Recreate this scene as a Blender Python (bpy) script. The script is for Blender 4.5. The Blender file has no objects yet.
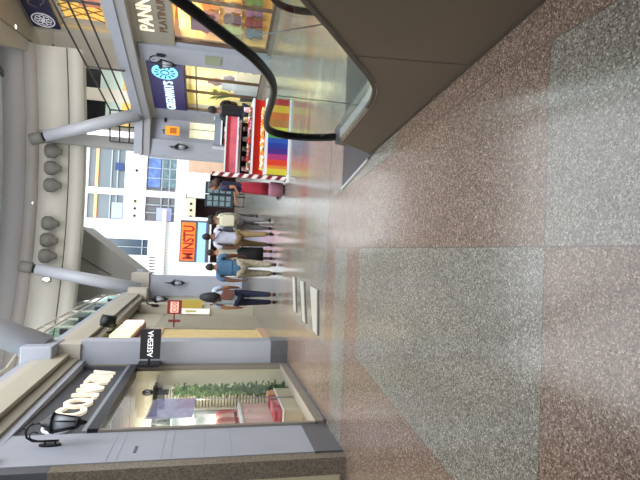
import bpy, bmesh, math, random
from mathutils import Vector, Matrix
random.seed(4)
S = bpy.context.scene
COL = S.collection

# ------------------------------------------------------------------ camera, world, exposure
cd = bpy.data.cameras.new('camera'); cam = bpy.data.objects.new('camera', cd); COL.objects.link(cam)
cd.sensor_fit = 'HORIZONTAL'; cd.sensor_width = 36.0; cd.lens = 484.0/640*36
cx = Vector((0.0414844, -0.2223656, -0.9740804)); cy = Vector((0.9987491, -0.0180086, 0.0466461)); cz = Vector((-0.0279144, -0.974797, 0.2213403))
cam.matrix_world = Matrix(((cx.x, cy.x, cz.x, 0), (cx.y, cy.y, cz.y, 0), (cx.z, cy.z, cz.z, 1.6), (0, 0, 0, 1)))
cd.clip_start = 0.05; cd.clip_end = 200
S.camera = cam
W = bpy.data.worlds.new('daylight'); S.world = W; W.use_nodes = True
bg = W.node_tree.nodes['Background']; bg.inputs[0].default_value = (0.95, 0.97, 1.0, 1); bg.inputs[1].default_value = 2.7
S.view_settings.view_transform = 'Standard'; S.view_settings.look = 'None'
S.view_settings.gamma = 1; S.view_settings.use_curve_mapping = False
S.view_settings.exposure = 0.28

def area(name, loc, target, sx, sy, power, col=(1, 1, 1)):
    l = bpy.data.lights.new(name, 'AREA'); l.shape = 'RECTANGLE'; l.size = sx; l.size_y = sy; l.energy = power; l.color = col
    o = bpy.data.objects.new(name, l); COL.objects.link(o); o.location = loc
    o.rotation_euler = (Vector(target)-Vector(loc)).to_track_quat('-Z', 'Y').to_euler(); return o
area('atrium_skylight', (2.0, 29, 15.5), (2.0, 33, 5), 14, 8, 120, (0.88, 0.94, 1.0))

area('bulkhead_fill', (1.5, 5.0, 12.5), (1.2, 20.5, 6.8), 9, 6, 1100, (0.95, 0.97, 1.0))  # added fill lamp, tilted at the curved bulkhead to brighten it

# ------------------------------------------------------------------ materials
def lin(h):
    if isinstance(h, str):
        c = [int(h[i:i+2], 16)/255 for i in (0, 2, 4)]
    else: c = h
    return tuple((v/12.92 if v <= 0.04045 else ((v+0.055)/1.055)**2.4) for v in c)+(1,)
_m = {}
def M(name, col=None, rough=0.6, metal=0.0, emit=0.0, noise=0.0, nscale=8.0, trans=0.0, alpha=1.0, spec=0.5, bump=0.0, ecol=None):
    if name in _m: return _m[name]
    m = bpy.data.materials.new(name); m.use_nodes = True; nt = m.node_tree; b = nt.nodes['Principled BSDF']
    c = lin(col); b.inputs['Base Color'].default_value = c
    b.inputs['Roughness'].default_value = rough; b.inputs['Metallic'].default_value = metal
    b.inputs['Specular IOR Level'].default_value = spec
    if trans: b.inputs['Transmission Weight'].default_value = trans
    if emit:
        b.inputs['Emission Color'].default_value = lin(ecol) if ecol else c; b.inputs['Emission Strength'].default_value = emit
    if noise or bump:
        tc = nt.nodes.new('ShaderNodeTexCoord'); n = nt.nodes.new('ShaderNodeTexNoise'); n.inputs['Scale'].default_value = nscale; n.inputs['Detail'].default_value = 4
        nt.links.new(tc.outputs['Object'], n.inputs['Vector'])
        if noise:
            mx = nt.nodes.new('ShaderNodeMixRGB'); mx.blend_type = 'MULTIPLY'; mx.inputs[0].default_value = 1; mx.inputs[1].default_value = c
            r = nt.nodes.new('ShaderNodeMapRange'); r.inputs['From Min'].default_value = 0.3; r.inputs['From Max'].default_value = 0.7
            r.inputs['To Min'].default_value = 1-noise; r.inputs['To Max'].default_value = 1+noise*0.4
            nt.links.new(n.outputs[0], r.inputs[0]); nt.links.new(r.outputs[0], mx.inputs[2]); nt.links.new(mx.outputs[0], b.inputs['Base Color'])
        if bump:
            bp = nt.nodes.new('ShaderNodeBump'); bp.inputs['Strength'].default_value = bump; nt.links.new(n.outputs[0], bp.inputs['Height']); nt.links.new(bp.outputs[0], b.inputs['Normal'])
    _m[name] = m; return m
def glass_mat(name, tint=(0.9, 0.97, 0.95), refl=1.0):
    if name in _m: return _m[name]
    m = bpy.data.materials.new(name); m.use_nodes = True; nt = m.node_tree; nt.nodes.clear()
    out = nt.nodes.new('ShaderNodeOutputMaterial'); mix = nt.nodes.new('ShaderNodeMixShader')
    t = nt.nodes.new('ShaderNodeBsdfTransparent'); t.inputs[0].default_value = tint+(1,)
    g = nt.nodes.new('ShaderNodeBsdfGlossy'); g.inputs['Roughness'].default_value = 0.02
    lw = nt.nodes.new('ShaderNodeLayerWeight'); lw.inputs[0].default_value = 0.5
    pw = nt.nodes.new('ShaderNodeMath'); pw.operation = 'POWER'; pw.inputs[1].default_value = 5; nt.links.new(lw.outputs['Facing'], pw.inputs[0])
    mu = nt.nodes.new('ShaderNodeMath'); mu.operation = 'MULTIPLY_ADD'; mu.inputs[1].default_value = 0.6*refl; mu.inputs[2].default_value = 0.03*refl
    nt.links.new(pw.outputs[0], mu.inputs[0]); nt.links.new(mu.outputs[0], mix.inputs[0]); nt.links.new(t.outputs[0], mix.inputs[1]); nt.links.new(g.outputs[0], mix.inputs[2]); nt.links.new(mix.outputs[0], out.inputs[0])
    _m[name] = m; return m

# floor: polished terrazzo slabs
def floor_mat():
    m = bpy.data.materials.new('polished_terrazzo'); m.use_nodes = True; nt = m.node_tree; N = nt.nodes; L = nt.links; b = N['Principled BSDF']
    tc = N.new('ShaderNodeTexCoord'); sp = N.new('ShaderNodeSeparateXYZ'); L.new(tc.outputs['Object'], sp.inputs[0])
    X, Y = sp.outputs[0], sp.outputs[1]
    def mth(op, a, bb):
        n = N.new('ShaderNodeMath'); n.operation = op
        for i, v in enumerate((a, bb)):
            if isinstance(v, (int, float)): n.inputs[i].default_value = v
            else: L.new(v, n.inputs[i])
        return n.outputs[0]
    def rng(v, lo, hi): return mth('MULTIPLY', mth('GREATER_THAN', v, lo), mth('LESS_THAN', v, hi))
    XR = mth('ADD', 1.10, mth('MULTIPLY', mth('MAXIMUM', mth('SUBTRACT', Y, 2.5), 0.0), -0.092)); XL = mth('ADD', -1.42, mth('MULTIPLY', mth('SUBTRACT', Y, 2.9), 0.14))
    XRs = mth('SUBTRACT', X, XR); XLs = mth('SUBTRACT', X, XL)
    def reg(x0, x1, y0, y1): return mth('MULTIPLY', rng(X, x0, x1), rng(Y, y0, y1))
    pinks = [mth('MULTIPLY', reg(0.08, 20, 2.07, 6.55), mth('LESS_THAN', XRs, 0.0)), mth('MULTIPLY', rng(Y, -5, 4.1), rng(XRs, 0.0, 20)), reg(-1.30, 0.08, -5, 2.07), mth('MULTIPLY', rng(Y, 2.07, 5.1), rng(XLs, -9, 0.0)), reg(-9, 0.08, 5.07, 5.55), reg(-9, 0.08, 6.12, 6.55),
             reg(0.08, 9, 8.2, 8.9), reg(-9, 0.08, 9.6, 10.2), reg(-9, -1.25, 6.5, 9.6)]
    acc = pinks[0]
    for p in pinks[1:]: acc = mth('MAXIMUM', acc, p)
    # grain
    vo = N.new('ShaderNodeTexVoronoi'); vo.inputs['Scale'].default_value = 125; L.new(tc.outputs['Object'], vo.inputs['Vector'])
    v2 = N.new('ShaderNodeTexVoronoi'); v2.inputs['Scale'].default_value = 230; L.new(tc.outputs['Object'], v2.inputs['Vector'])
    bw = N.new('ShaderNodeSeparateColor'); L.new(vo.outputs['Color'], bw.inputs[0])
    bw2 = N.new('ShaderNodeSeparateColor'); L.new(v2.outputs['Color'], bw2.inputs[0])
    gr = mth('ADD', mth('MULTIPLY', bw.outputs[0], 0.6), mth('MULTIPLY', bw2.outputs[1], 0.4))
    def ramp(stops):
        r = N.new('ShaderNodeValToRGB'); e = r.color_ramp.elements
        while len(e) < len(stops): e.new(0.5)
        for k, (p, c) in enumerate(stops): e[k].position = p; e[k].color = lin(c)
        L.new(gr, r.inputs[0]); return r.outputs[0]
    grey = ramp([(0.06, '26241f'), (0.28, '625e56'), (0.52, '736f66'), (0.74, '86837a'), (0.92, 'b5b2a8')])
    pink = ramp([(0.06, '261d16'), (0.28, '605045'), (0.52, '726155'), (0.74, '867468'), (0.92, 'b7a696')])
    mx = N.new('ShaderNodeMixRGB'); L.new(acc, mx.inputs[0]); L.new(grey, mx.inputs[1]); L.new(pink, mx.inputs[2])
    # slow mottling
    n = N.new('ShaderNodeTexNoise'); n.inputs['Scale'].default_value = 1.3; L.new(tc.outputs['Object'], n.inputs['Vector'])
    mr = N.new('ShaderNodeMapRange'); mr.inputs['To Min'].default_value = 0.86; mr.inputs['To Max'].default_value = 1.12; L.new(n.outputs[0], mr.inputs[0])
    m2 = N.new('ShaderNodeMixRGB'); m2.blend_type = 'MULTIPLY'; m2.inputs[0].default_value = 1; L.new(mx.outputs[0], m2.inputs[1]); L.new(mr.outputs[0], m2.inputs[2])
    # joints
    def near(v, c, w): return rng(v, c-w, c+w)
    j = near(X, 0.08, 0.004)
    j = mth('MAXIMUM', j, near(Y, 2.07, 0.003))
    j = mth('MAXIMUM', j, mth('MULTIPLY', near(XRs, 0.0, 0.005), rng(Y, -5, 6.5)))
    j = mth('MAXIMUM', j, mth('MULTIPLY', near(XLs, 0.0, 0.003), rng(Y, 2.07, 5.07)))
    j = mth('MAXIMUM', j, mth('MULTIPLY', near(Y, 6.55, 0.02), mth('GREATER_THAN', X, 0.08)))
    for yy in (3.1, 4.2): j = mth('MAXIMUM', j, mth('MULTIPLY', near(Y, yy, 0.004), 0.35))
    m3 = N.new('ShaderNodeMixRGB'); L.new(mth('MULTIPLY', j, 0.6), m3.inputs[0]); L.new(m2.outputs[0], m3.inputs[1]); m3.inputs[2].default_value = lin('4a443e')
    L.new(m3.outputs[0], b.inputs['Base Color'])
    b.inputs['Roughness'].default_value = 0.17; b.inputs['Specular IOR Level'].default_value = 0.8
    # slightly uneven polish
    n3 = N.new('ShaderNodeTexNoise'); n3.inputs['Scale'].default_value = 9; L.new(tc.outputs['Object'], n3.inputs['Vector'])
    r3 = N.new('ShaderNodeMapRange'); r3.inputs['To Min'].default_value = 0.10; r3.inputs['To Max'].default_value = 0.26; L.new(n3.outputs[0], r3.inputs[0]); L.new(r3.outputs[0], b.inputs['Roughness'])
    return m

# ------------------------------------------------------------------ mesh builder
class MB:
    def __init__(s): s.v = []; s.f = []; s.mi = []; s.sm = []
    def add(s, vs, fs, mi=0, smooth=False):
        o = len(s.v); s.v += [Vector(v) for v in vs]
        for f in fs: s.f.append([i+o for i in f]); s.mi.append(mi); s.sm.append(smooth)
        return s
    def box(s, x0, x1, y0, y1, z0, z1, mi=0):
        return s.add([(x0,y0,z0),(x1,y0,z0),(x1,y1,z0),(x0,y1,z0),(x0,y0,z1),(x1,y0,z1),(x1,y1,z1),(x0,y1,z1)],
                     [(0,3,2,1),(4,5,6,7),(0,1,5,4),(1,2,6,5),(2,3,7,6),(3,0,4,7)], mi)
    def prism(s, poly, ext, mi=0):
        n = len(poly); e = Vector(ext); p = [Vector(q) for q in poly]
        return s.add(p+[q+e for q in p], [tuple(range(n))[::-1], tuple(range(n, 2*n))]+[(i, (i+1) % n, (i+1) % n+n, i+n) for i in range(n)], mi)
    def obox(s, c, ax, mi=0):   # centre, three half vectors
        c = Vector(c); a, b, d = [Vector(q) for q in ax]
        return s.prism([c-a-b-d, c+a-b-d, c+a+b-d, c-a+b-d], d*2, mi)
    def wall(s, p0, p1, z0, z1, th, mi=0):   # plan segment, thickness to its left normal
        a = Vector((p0[0], p0[1], 0)); b = Vector((p1[0], p1[1], 0)); d = (b-a).normalized(); n = Vector((-d.y, d.x, 0))*th
        return s.prism([a+Vector((0,0,z0)), b+Vector((0,0,z0)), b+n+Vector((0,0,z0)), a+n+Vector((0,0,z0))], (0, 0, z1-z0), mi)
    def tube(s, pts, r, n=10, mi=0, cap=True, flat=None):
        P = [Vector(p) for p in pts]; k = len(P); rs = r if isinstance(r, (list, tuple)) else [r]*k
        T = [(P[min(i+1, k-1)]-P[max(i-1, 0)]).normalized() for i in range(k)]
        u = T[0].orthogonal().normalized(); vs = []
        if flat is not None: u = (Vector(flat)-T[0]*T[0].dot(Vector(flat))).normalized()
        for i in range(k):
            u = (u-T[i]*u.dot(T[i])).normalized(); w = T[i].cross(u)
            for j in range(n):
                a = 2*math.pi*j/n; vs.append(P[i]+(u*math.cos(a)+w*math.sin(a))*rs[i])
        fs = [(i*n+j, i*n+(j+1) % n, (i+1)*n+(j+1) % n, (i+1)*n+j) for i in range(k-1) for j in range(n)]
        s.add(vs, fs, mi, True)
        if cap: o = len(s.v)-k*n; s.f += [[o+j for j in range(n)][::-1], [o+(k-1)*n+j for j in range(n)]]; s.mi += [mi, mi]; s.sm += [False, False]
        return s
    def sweep(s, pts, prof, up=(0,0,1), mi=0, smooth=True):   # prof: list of (side, up) offsets
        P = [Vector(p) for p in pts]; k = len(P); n = len(prof); vs = []
        for i in range(k):
            t = (P[min(i+1, k-1)]-P[max(i-1, 0)]).normalized(); sd = t.cross(Vector(up)).normalized(); w = sd.cross(t)
            vs += [P[i]+sd*a+w*b for a, b in prof]
        fs = [(i*n+j, i*n+(j+1) % n, (i+1)*n+(j+1) % n, (i+1)*n+j) for i in range(k-1) for j in range(n)]
        return s.add(vs, fs+[tuple(range(n))[::-1], tuple((k-1)*n+j for j in range(n))], mi, smooth)
    def lathe(s, prof, c=(0,0,0), n=20, mi=0, sc=(1,1)):
        c = Vector(c); k = len(prof)
        vs = [c+Vector((math.cos(2*math.pi*j/n)*r*sc[0], math.sin(2*math.pi*j/n)*r*sc[1], z)) for r, z in prof for j in range(n)]
        fs = [(i*n+j, i*n+(j+1) % n, (i+1)*n+(j+1) % n, (i+1)*n+j) for i in range(k-1) for j in range(n)]
        return s.add(vs, fs+[tuple(range(n))[::-1], tuple((k-1)*n+j for j in range(n))], mi, True)
    def ball(s, c, r, n=10, mi=0, bend=None):
        if not isinstance(r, (tuple, list)): r = (r, r, r)
        c = Vector(c); vs = []; h = n
        for i in range(1, h):
            th = math.pi*i/h
            for j in range(n+2):
                ph = 2*math.pi*j/(n+2); v = Vector((math.sin(th)*math.cos(ph), math.sin(th)*math.sin(ph), math.cos(th)))
                if bend: v = bend(v)
                vs.append(c+Vector((v.x*r[0], v.y*r[1], v.z*r[2])))
        m = n+2; o = len(vs); t = Vector((0,0,1)); b = Vector((0,0,-1))
        if bend: t = bend(t); b = bend(b)
        vs += [c+Vector((t.x*r[0], t.y*r[1], t.z*r[2])), c+Vector((b.x*r[0], b.y*r[1], b.z*r[2]))]
        fs = [(i*m+j, (i+1)*m+j, (i+1)*m+(j+1) % m, i*m+(j+1) % m) for i in range(h-2) for j in range(m)]
        fs += [(o, j, (j+1) % m) for j in range(m)]+[((h-2)*m+j, o+1, (h-2)*m+(j+1) % m) for j in range(m)]
        return s.add(vs, fs, mi, True)
    def build(s, name, mats, parent=None, bevel=0.0):
        me = bpy.data.meshes.new(name); base = Vector(parent.get('_w', (0, 0, 0))) if parent else Vector((0, 0, 0))
        loc = Vector((0, 0, 0))
        if parent is None and s.v:
            lo = Vector([min(v[i] for v in s.v) for i in range(3)]); hi = Vector([max(v[i] for v in s.v) for i in range(3)])
            loc = Vector(((lo.x+hi.x)/2, (lo.y+hi.y)/2, lo.z)); base = loc
        if name == 'floor': loc = base = Vector((0, 0, 0))
        me.from_pydata([v-base for v in s.v], [], s.f)
        mats = mats if isinstance(mats, (list, tuple)) else [mats]
        for m in mats: me.materials.append(m)
        for p, mi, sm in zip(me.polygons, s.mi, s.sm): p.material_index = mi; p.use_smooth = sm
        bm = bmesh.new(); bm.from_mesh(me); bmesh.ops.recalc_face_normals(bm, faces=bm.faces); bm.to_mesh(me); bm.free()
        o = bpy.data.objects.new(name, me); COL.objects.link(o); o.location = loc
        if parent: o.parent = parent; o['_w'] = tuple(base)
        if bevel:
            b = o.modifiers.new('bevel', 'BEVEL'); b.width = bevel; b.segments = 2; b.limit_method = 'ANGLE'
        return o
def thing(name, label, cat, loc, group=None):
    o = bpy.data.objects.new(name, None); COL.objects.link(o); o.location = loc; o.empty_display_size = 0.1
    o['_w'] = tuple(loc); o['label'] = label; o['category'] = cat
    if group: o['group'] = group
    return o
def tag(o, label, cat, group=None, kind=None):
    o['label'] = label; o['category'] = cat
    if group: o['group'] = group
    if kind: o['kind'] = kind
    return o
def struct(o): o['kind'] = 'structure'; return o
def copy_tree(o, parent=None, offset=None):
    c = o.copy(); COL.objects.link(c)
    if parent: c.parent = parent
    for ch in list(o.children): copy_tree(ch, c)
    return c
def text_mb(s, origin, xd, ud, size, ext=0.01, width=1.0, bold=0.0, mi=0, mb=None, font_align='LEFT'):
    cu = bpy.data.curves.new('t', 'FONT'); cu.body = s; cu.size = 1.0; cu.extrude = 0.0; cu.offset = bold; cu.resolution_u = 3; cu.align_x = font_align
    o = bpy.data.objects.new('t', cu); COL.objects.link(o); dg = bpy.context.evaluated_depsgraph_get(); me = bpy.data.meshes.new_from_object(o.evaluated_get(dg))
    xd = Vector(xd).normalized(); ud = Vector(ud).normalized(); n = xd.cross(ud); mb = mb or MB()
    bm = bmesh.new(); bm.from_mesh(me); g = bmesh.ops.extrude_face_region(bm, geom=bm.faces[:]); vs = [v for v in g['geom'] if isinstance(v, bmesh.types.BMVert)]
    for v in vs: v.co.z += 1.0
    bm.verts.index_update()
    V = [Vector(origin)+xd*(v.co.x*size*width)+ud*(v.co.y*size)+n*(v.co.z*ext) for v in bm.verts]
    mb.add(V, [[v.index for v in f.verts] for f in bm.faces], mi); bm.free()
    bpy.data.objects.remove(o); bpy.data.curves.remove(cu); bpy.data.meshes.remove(me); return mb

# palette
white = M('white_paint', 'e6ebee', 0.5); bluegrey = M('blue_grey_paint', 'a0a5b1', 0.55, noise=0.05, nscale=3); warmgrey = M('warm_grey_render', 'a09c8e', 0.6, noise=0.05, nscale=2)
greige = M('greige_plaster', 'b2ada2', 0.65); cream = M('cream_plaster', 'ded6b4', 0.6); darkgrey = M('dark_grey_panel', '54565c', 0.5); black = M('black_metal', '15161c', 0.4, 0.3)
granite = M('granite_trim', '82796b', 0.4, noise=0.55, nscale=45); basegrey = M('grey_stone_base', '5e6168', 0.3, noise=0.12, nscale=8)
skirt = M('brown_grey_steel', '5e5244', 0.48, 0.3, noise=0.10, nscale=2.2); alu = M('brushed_aluminium', 'c9ccd0', 0.28, 0.8); plate = M('dark_steel_plate', '5a6064', 0.3, 0.6)
rubber = M('black_handrail_rubber', '07080a', 0.3, spec=0.25); glass = glass_mat('clear_glass'); shopglass = glass_mat('shop_glass', (0.95, 0.97, 0.97), 0.8)
gglass = glass_mat('green_tinted_glass', (0.70, 0.85, 0.80), 1.0)
ceilm = M('ceiling_grey_blue', 'ccd3db', 0.7); drumm = M('bulkhead_plaster', 'd8d5cc', 0.7, noise=0.03, nscale=2); lipm = M('bulkhead_lip', 'c6c3b9', 0.6); groove = M('groove_dark', '5a5650', 0.8)
strutm = M('strut_paint', 'aeb2bb', 0.4)
navy = M('navy_sign', '23244a', 0.4); purple = M('indigo_sign', '322c64', 0.4, emit=0.12)
lettercream = M('cream_letters', 'fff3d8', 0.4, emit=0.35); letterwhite = M('white_letters', 'f2f5f8', 0.4, emit=0.5)
warmwall = M('warm_lit_wall', 'e8bd72', 0.6); wood = M('light_wood', 'b59c78', 0.55, noise=0.2, nscale=6)

# ------------------------------------------------------------------ floor
struct(MB().box(-14, 16, -4, 36, -0.3, 0).build('floor', floor_mat()))

# unseen walls and slabs, added around the camera to shade the near floor
struct(MB().box(-14, 16, -4.2, -4.0, 0, 9.3).build('wall_shade_behind', M('far_wall_grey', 'a8a8a6', 0.7)))
struct(MB().box(-14, 16, -4.0, 1.2, 4.05, 4.45).build('ceiling_shade_behind', M('soffit_grey', 'a4a29c', 0.7)))
struct(MB().box(4.4, 16, -4.0, 7.5, 4.06, 4.46).build('ceiling_shade_right', M('soffit_grey', '')))
struct(MB().box(8.2, 8.4, -4.0, 8.0, 0, 4.05).build('wall_shade_right', M('near_right_wall', '9b958a', 0.7)))

# ------------------------------------------------------------------ right facade frame
RP = Vector((6.5, 13.8, 0)); RD = Vector((-0.215, 0.977, 0)).normalized(); RN = Vector((-RD.y, RD.x, 0))   # RN points towards the court
def rp(s, z, off=0.0): return RP+RD*s+RN*off+Vector((0, 0, z))
def rbox(mb, s0, s1, z0, z1, o0, o1, mi=0):
    return mb.prism([rp(s0, z0, o0), rp(s1, z0, o0), rp(s1, z0, o1), rp(s0, z0, o1)], (0, 0, z1-z0), mi)

# right wall above and around shops
mb = MB(); rbox(mb, 1.52, 2.38, 0, 4.0, -0.35, 0.10); rbox(mb, 1.35, 1.52, 0, 4.0, -0.3, 0.02); 
struct(rbox(mb, 5.55, 6.35, 0, 4.0, -0.3, 0.05).build('wall_right_piers', bluegrey))
struct(rbox(rbox(MB(), -9, 1.5, 3.9, 4.05, -0.3, 0.06), 2.3, 6.3, 3.88, 4.05, -0.3, 0.06).build('trim_1', greige))
struct(rbox(rbox(MB(), -9, 1.42, 0, 0.12, -0.12, 0.02), 2.38, 5.55, 0, 0.14, -0.12, 0.02).build('baseboard_right', granite))
# slab of the upper floor, right
slab = MB().prism([(8.0, 7.5, 4.05), (16, 7.5, 4.05), (16, 23, 4.05), (5.0, 23, 4.05), (3.62, 20.4, 4.05), (3.55, 19.85, 4.05), (4.95, 19.6, 4.05), (6.25, 13.7, 4.05)], (0, 0, 0.40))
struct(slab.build('ceiling_right', greige))
mb = MB().wall((7.75, 7.4), (6.22, 13.7), 4.05, 4.32, 0.05).wall((6.22, 13.7), (4.92, 19.6), 4.05, 4.32, 0.05).wall((4.92, 19.55), (3.55, 19.8), 4.05, 4.32, 0.05)
struct(mb.build('trim_2', M('fascia_grey', '96979a', 0.6)))
mb = MB().wall((7.75, 7.4), (6.22, 13.7), 4.32, 4.62, 0.09).wall((6.22, 13.7), (4.92, 19.6), 4.32, 4.62, 0.09).wall((4.92, 19.52), (3.55, 19.75), 4.32, 4.62, 0.09)
struct(mb.build('trim_3', bluegrey))

# ---- PANNA shop
sh = thing('shop_front', 'taupe-fascia shop at the picture edge with cream capital lettering and warm interior', 'shop front', rp(-3, 0, 0))
sb = rbox(MB(), -8, 1.5, 2.91, 3.9, -0.12, 0.05).build('sign_board', M('taupe_sign', '8d897c', 0.5), sh)
text_mb('PANNAS', rp(0.93, 3.46, 0.05), -RD, (0,0,1), 0.56, 0.03, 0.92, 0.012).build('lettering', lettercream, sb)
text_mb('PLATINUM', rp(0.90, 3.10, 0.05), -RD, (0,0,1), 0.30, 0.02, 1.05, 0.0).build('lettering', M('bronze_letters', '6b4f3a', 0.4), sb)
rbox(rbox(rbox(MB(), -8, 1.35, 0.12, 0.2, -0.1, 0.0), 1.27, 1.35, 0.2, 2.91, -0.1, 0.0), -0.55, -0.5, 0.2, 2.91, -0.1, 0).build('window_frame', M('dark_brown_frame', '54423a', 0.5), sh)
rbox(MB(), -8, 1.27, 0.2, 2.91, -0.06, -0.04).build('pane', shopglass, sh)
mb = rbox(MB(), -8, 1.35, 0.0, 2.95, -3.3, -3.2); rbox(mb, 1.25, 1.35, 0, 2.95, -3.2, -0.15)
struct(mb.build('wall_shop_right_a', warmwall))
struct(rbox(MB(), -8, 2.9, 2.95, 3.05, -3.3, -0.15).build('ceiling_shop_a', M('shop_ceiling', 'e9dcc0', 0.6)))
area('pannas_shop_light', rp(-1.2, 2.9, -1.2), rp(-1.2, 0, -1.6), 5, 1.6, 330, (1.0, 0.78, 0.48))
tag(rbox(MB(), 0.2, 0.95, 1.75, 2.45, -0.25, -0.20).build('hanging_poster', M('plum_poster', '6e3a52', 0.5)), 'plum-coloured poster hanging in the warm-lit shop window behind the handrail', 'poster')
# ---- garments
def garment(s, off, z, w, h, col, label, group):
    t = thing('hanging_garment', label, 'clothes', rp(s, z-h, off), group)
    c = M('cloth_'+col, col, 0.8, noise=0.25, nscale=9)
    pr = [(-w*0.18, 0), (w*0.18, 0), (w*0.5, -0.12*h), (w*0.62, -0.42*h), (w*0.44, -0.46*h), (w*0.36, -0.25*h), (w*0.42, -h), (-w*0.42, -h), (-w*0.36, -0.25*h), (-w*0.44, -0.46*h), (-w*0.62, -0.42*h), (-w*0.5, -0.12*h)]
    MB().prism([rp(s-0.03, z+b, off+a) for a, b in pr], RD*0.06).build('cloth', c, t)
    MB().tube([rp(s, z, off), rp(s, z+0.06, off), rp(s+0.02, z+0.085, off), rp(s, z+0.1, off)], 0.008, 5).build('hanger_hook', alu, t)
gc = ['8a3b46', '5f7a4c', '9c6b7d', '6a4a78', 'b0703c', '7b8a5a', 'a04a3c', '54435e', '8f7f4a', 'b38a8a', '41506a', 'c9a25a', '6f2f3a', '93a08a', '7d5a8a']
tones = ['deep red', 'leaf green', 'dusty pink', 'violet', 'rust orange', 'olive', 'brick red', 'dark mauve', 'mustard', 'pale rose', 'slate blue', 'sand yellow', 'wine', 'sage', 'lilac']
for r_, (zz, tn) in enumerate(((2.18, 'top'), (1.52, 'middle'), (0.86, 'lowest'))):
    rk = thing('clothes_rail', 'steel clothes rail fixed across the end wall of the warm-lit shop, the %s of three' % tn, 'clothes rail', rp(1.1, zz, -1.0), 'clothes rails')
    MB().tube([rp(1.03, zz+0.12, -0.25), rp(1.03, zz+0.12, -2.6)], 0.016, 6).build('rail', alu, rk)
    for oo in (-0.3, -1.4, -2.5): MB().tube([rp(1.03, zz+0.12, oo), rp(1.25, zz+0.12, oo)], 0.012, 6).build('bracket', alu, rk)
    for k in range(6):
        i = (k*2+r_*5+(k > 3)) % 15
        garment(1.03, -0.42-k*0.38, zz, 0.34, 0.54, gc[i], '%s garment on the %s clothes rail of the warm-lit shop' % (tones[i], tn), 'garments on the %s rail' % tn)

# ---- GREENWAY'S shop
gs = thing('shop_front', 'indigo-fascia shop with lit white lettering and a pale blue disc', 'shop front', rp(4, 0, 0))
sb = rbox(MB(), 2.4, 5.55, 2.72, 3.88, -0.1, 0.04).build('sign_board', purple, gs)
text_mb("GREENWAY'S", rp(5.5, 3.10, 0.04), -RD, (0,0,1), 0.46, 0.03, 0.70, 0.004).build('lettering', M('lit_blue_white_letters', 'd8f2ff', 0.4, emit=0.6), sb)
# disc logo with leaf ring
c = rp(2.98, 3.32, 0.05); mb = MB(); n = 28
disc = [c+RD*(0.42*math.cos(2*math.pi*k/n))+Vector((0,0,0.42*math.sin(2*math.pi*k/n))) for k in range(n)]
mb.prism(disc, RN*0.03).build('logo_disc', M('lit_blue_disc', '7fd3ee', 0.4, emit=0.8), sb)
mb = MB()
for k in range(12):
    a = 2*math.pi*k/12; p = c+RN*0.035+RD*(0.33*math.cos(a))+Vector((0,0,0.33*math.sin(a))); q = c+RN*0.035+RD*(0.20*math.cos(a))+Vector((0,0,0.20*math.sin(a)))
    mb.tube([q, p], [0.014, 0.03], 6)
mb.tube([c+RN*0.035+RD*(0.13*math.cos(2*math.pi*k/16))+Vector((0,0,0.13*math.sin(2*math.pi*k/16))) for k in range(17)], 0.02, 6, cap=False)
mb.build('logo_leaves', M('deep_teal', '1f6f95', 0.5), sb)
mb = MB()
for a in (2.42, 3.3, 4.2, 5.5): rbox(mb, a-0.02, a+0.02, 0.14, 2.7, -0.1, 0.0)
for z in (0.14, 2.3, 2.66): rbox(mb, 2.4, 5.55, z, z+0.04, -0.1, 0.0)
mb.build('window_frame', M('brown_frame', '5c4b3c', 0.5), gs)
rbox(MB(), 2.43, 5.5, 0.2, 2.66, -0.06, -0.045).build('pane', shopglass, gs)
mb = rbox(MB(), 1.9, 5.7, 0.0, 2.75, -2.6, -2.5); rbox(mb, 5.6, 5.7, 0, 2.75, -2.5, -0.3); rbox(mb, 2.0, 2.1, 0, 2.75, -2.5, -0.36)
struct(mb.build('wall_shop_right_b', M('pale_green_yellow_wall', 'dcd3a4', 0.6)))
struct(rbox(MB(), 3.0, 5.7, 2.7, 2.8, -2.6, -0.12).build('ceiling_shop_b', M('shop_ceiling_b', 'efe9d0', 0.6)))
area('greenways_shop_light', rp(3.9, 2.62, -1.2), rp(3.9, 0, -1.6), 2.8, 1.4, 130, (1.0, 0.85, 0.58))

def leafy(name, label, cat, base, h, r, n, cols, pot=None, group=None, parent=None):
    t = thing(name, label, cat, base, group); B = Vector(base); z0 = 0
    if pot:
        MB().lathe([(r*0.38, 0), (r*0.5, pot), (r*0.55, pot), (r*0.55, pot+0.02), (r*0.4, pot+0.02)], B, 14).build('pot', pot_m, t); z0 = pot
    mb = MB(); rnd = random.Random(hash(name) % 99+n)
    for i in range(n):
        a = rnd.random()*6.28; l = r*(0.5+0.6*rnd.random()); zz = z0+(h-z0)*(0.25+0.75*rnd.random()); st = B+Vector((0, 0, z0+(zz-z0)*0.35))
        tip = B+Vector((math.cos(a)*l, math.sin(a)*l, zz)); mid = (st+tip)/2+Vector((0, 0, 0.1*h)); sd = Vector((-math.sin(a), math.cos(a), 0.2))*r*0.11
        mb.add([st, mid-sd, tip, mid+sd, mid+Vector((0,0,0.02))], [(0,1,4), (1,2,4), (2,3,4), (3,0,4)], i % 2)
    mb.build('foliage', cols, t); return t
pot_m = M('grey_pot', '8a8f8e', 0.6); lf1 = M('leaf_green', '4f7a34', 0.6); lf2 = M('leaf_yellow_green', '93a548', 0.6)
leafy('potted_palm', 'yellow-green palm in a pot behind the window below the indigo fascia, left pane', 'plant', rp(5.18, 0, -0.6), 2.0, 0.36, 30, [lf1, lf2], 0.7)
leafy('potted_plant', 'bushy plant behind the window below the indigo fascia, right pane', 'plant', rp(3.1, 0, -0.55), 1.3, 0.38, 36, [lf2, lf1], 0.4)
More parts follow.
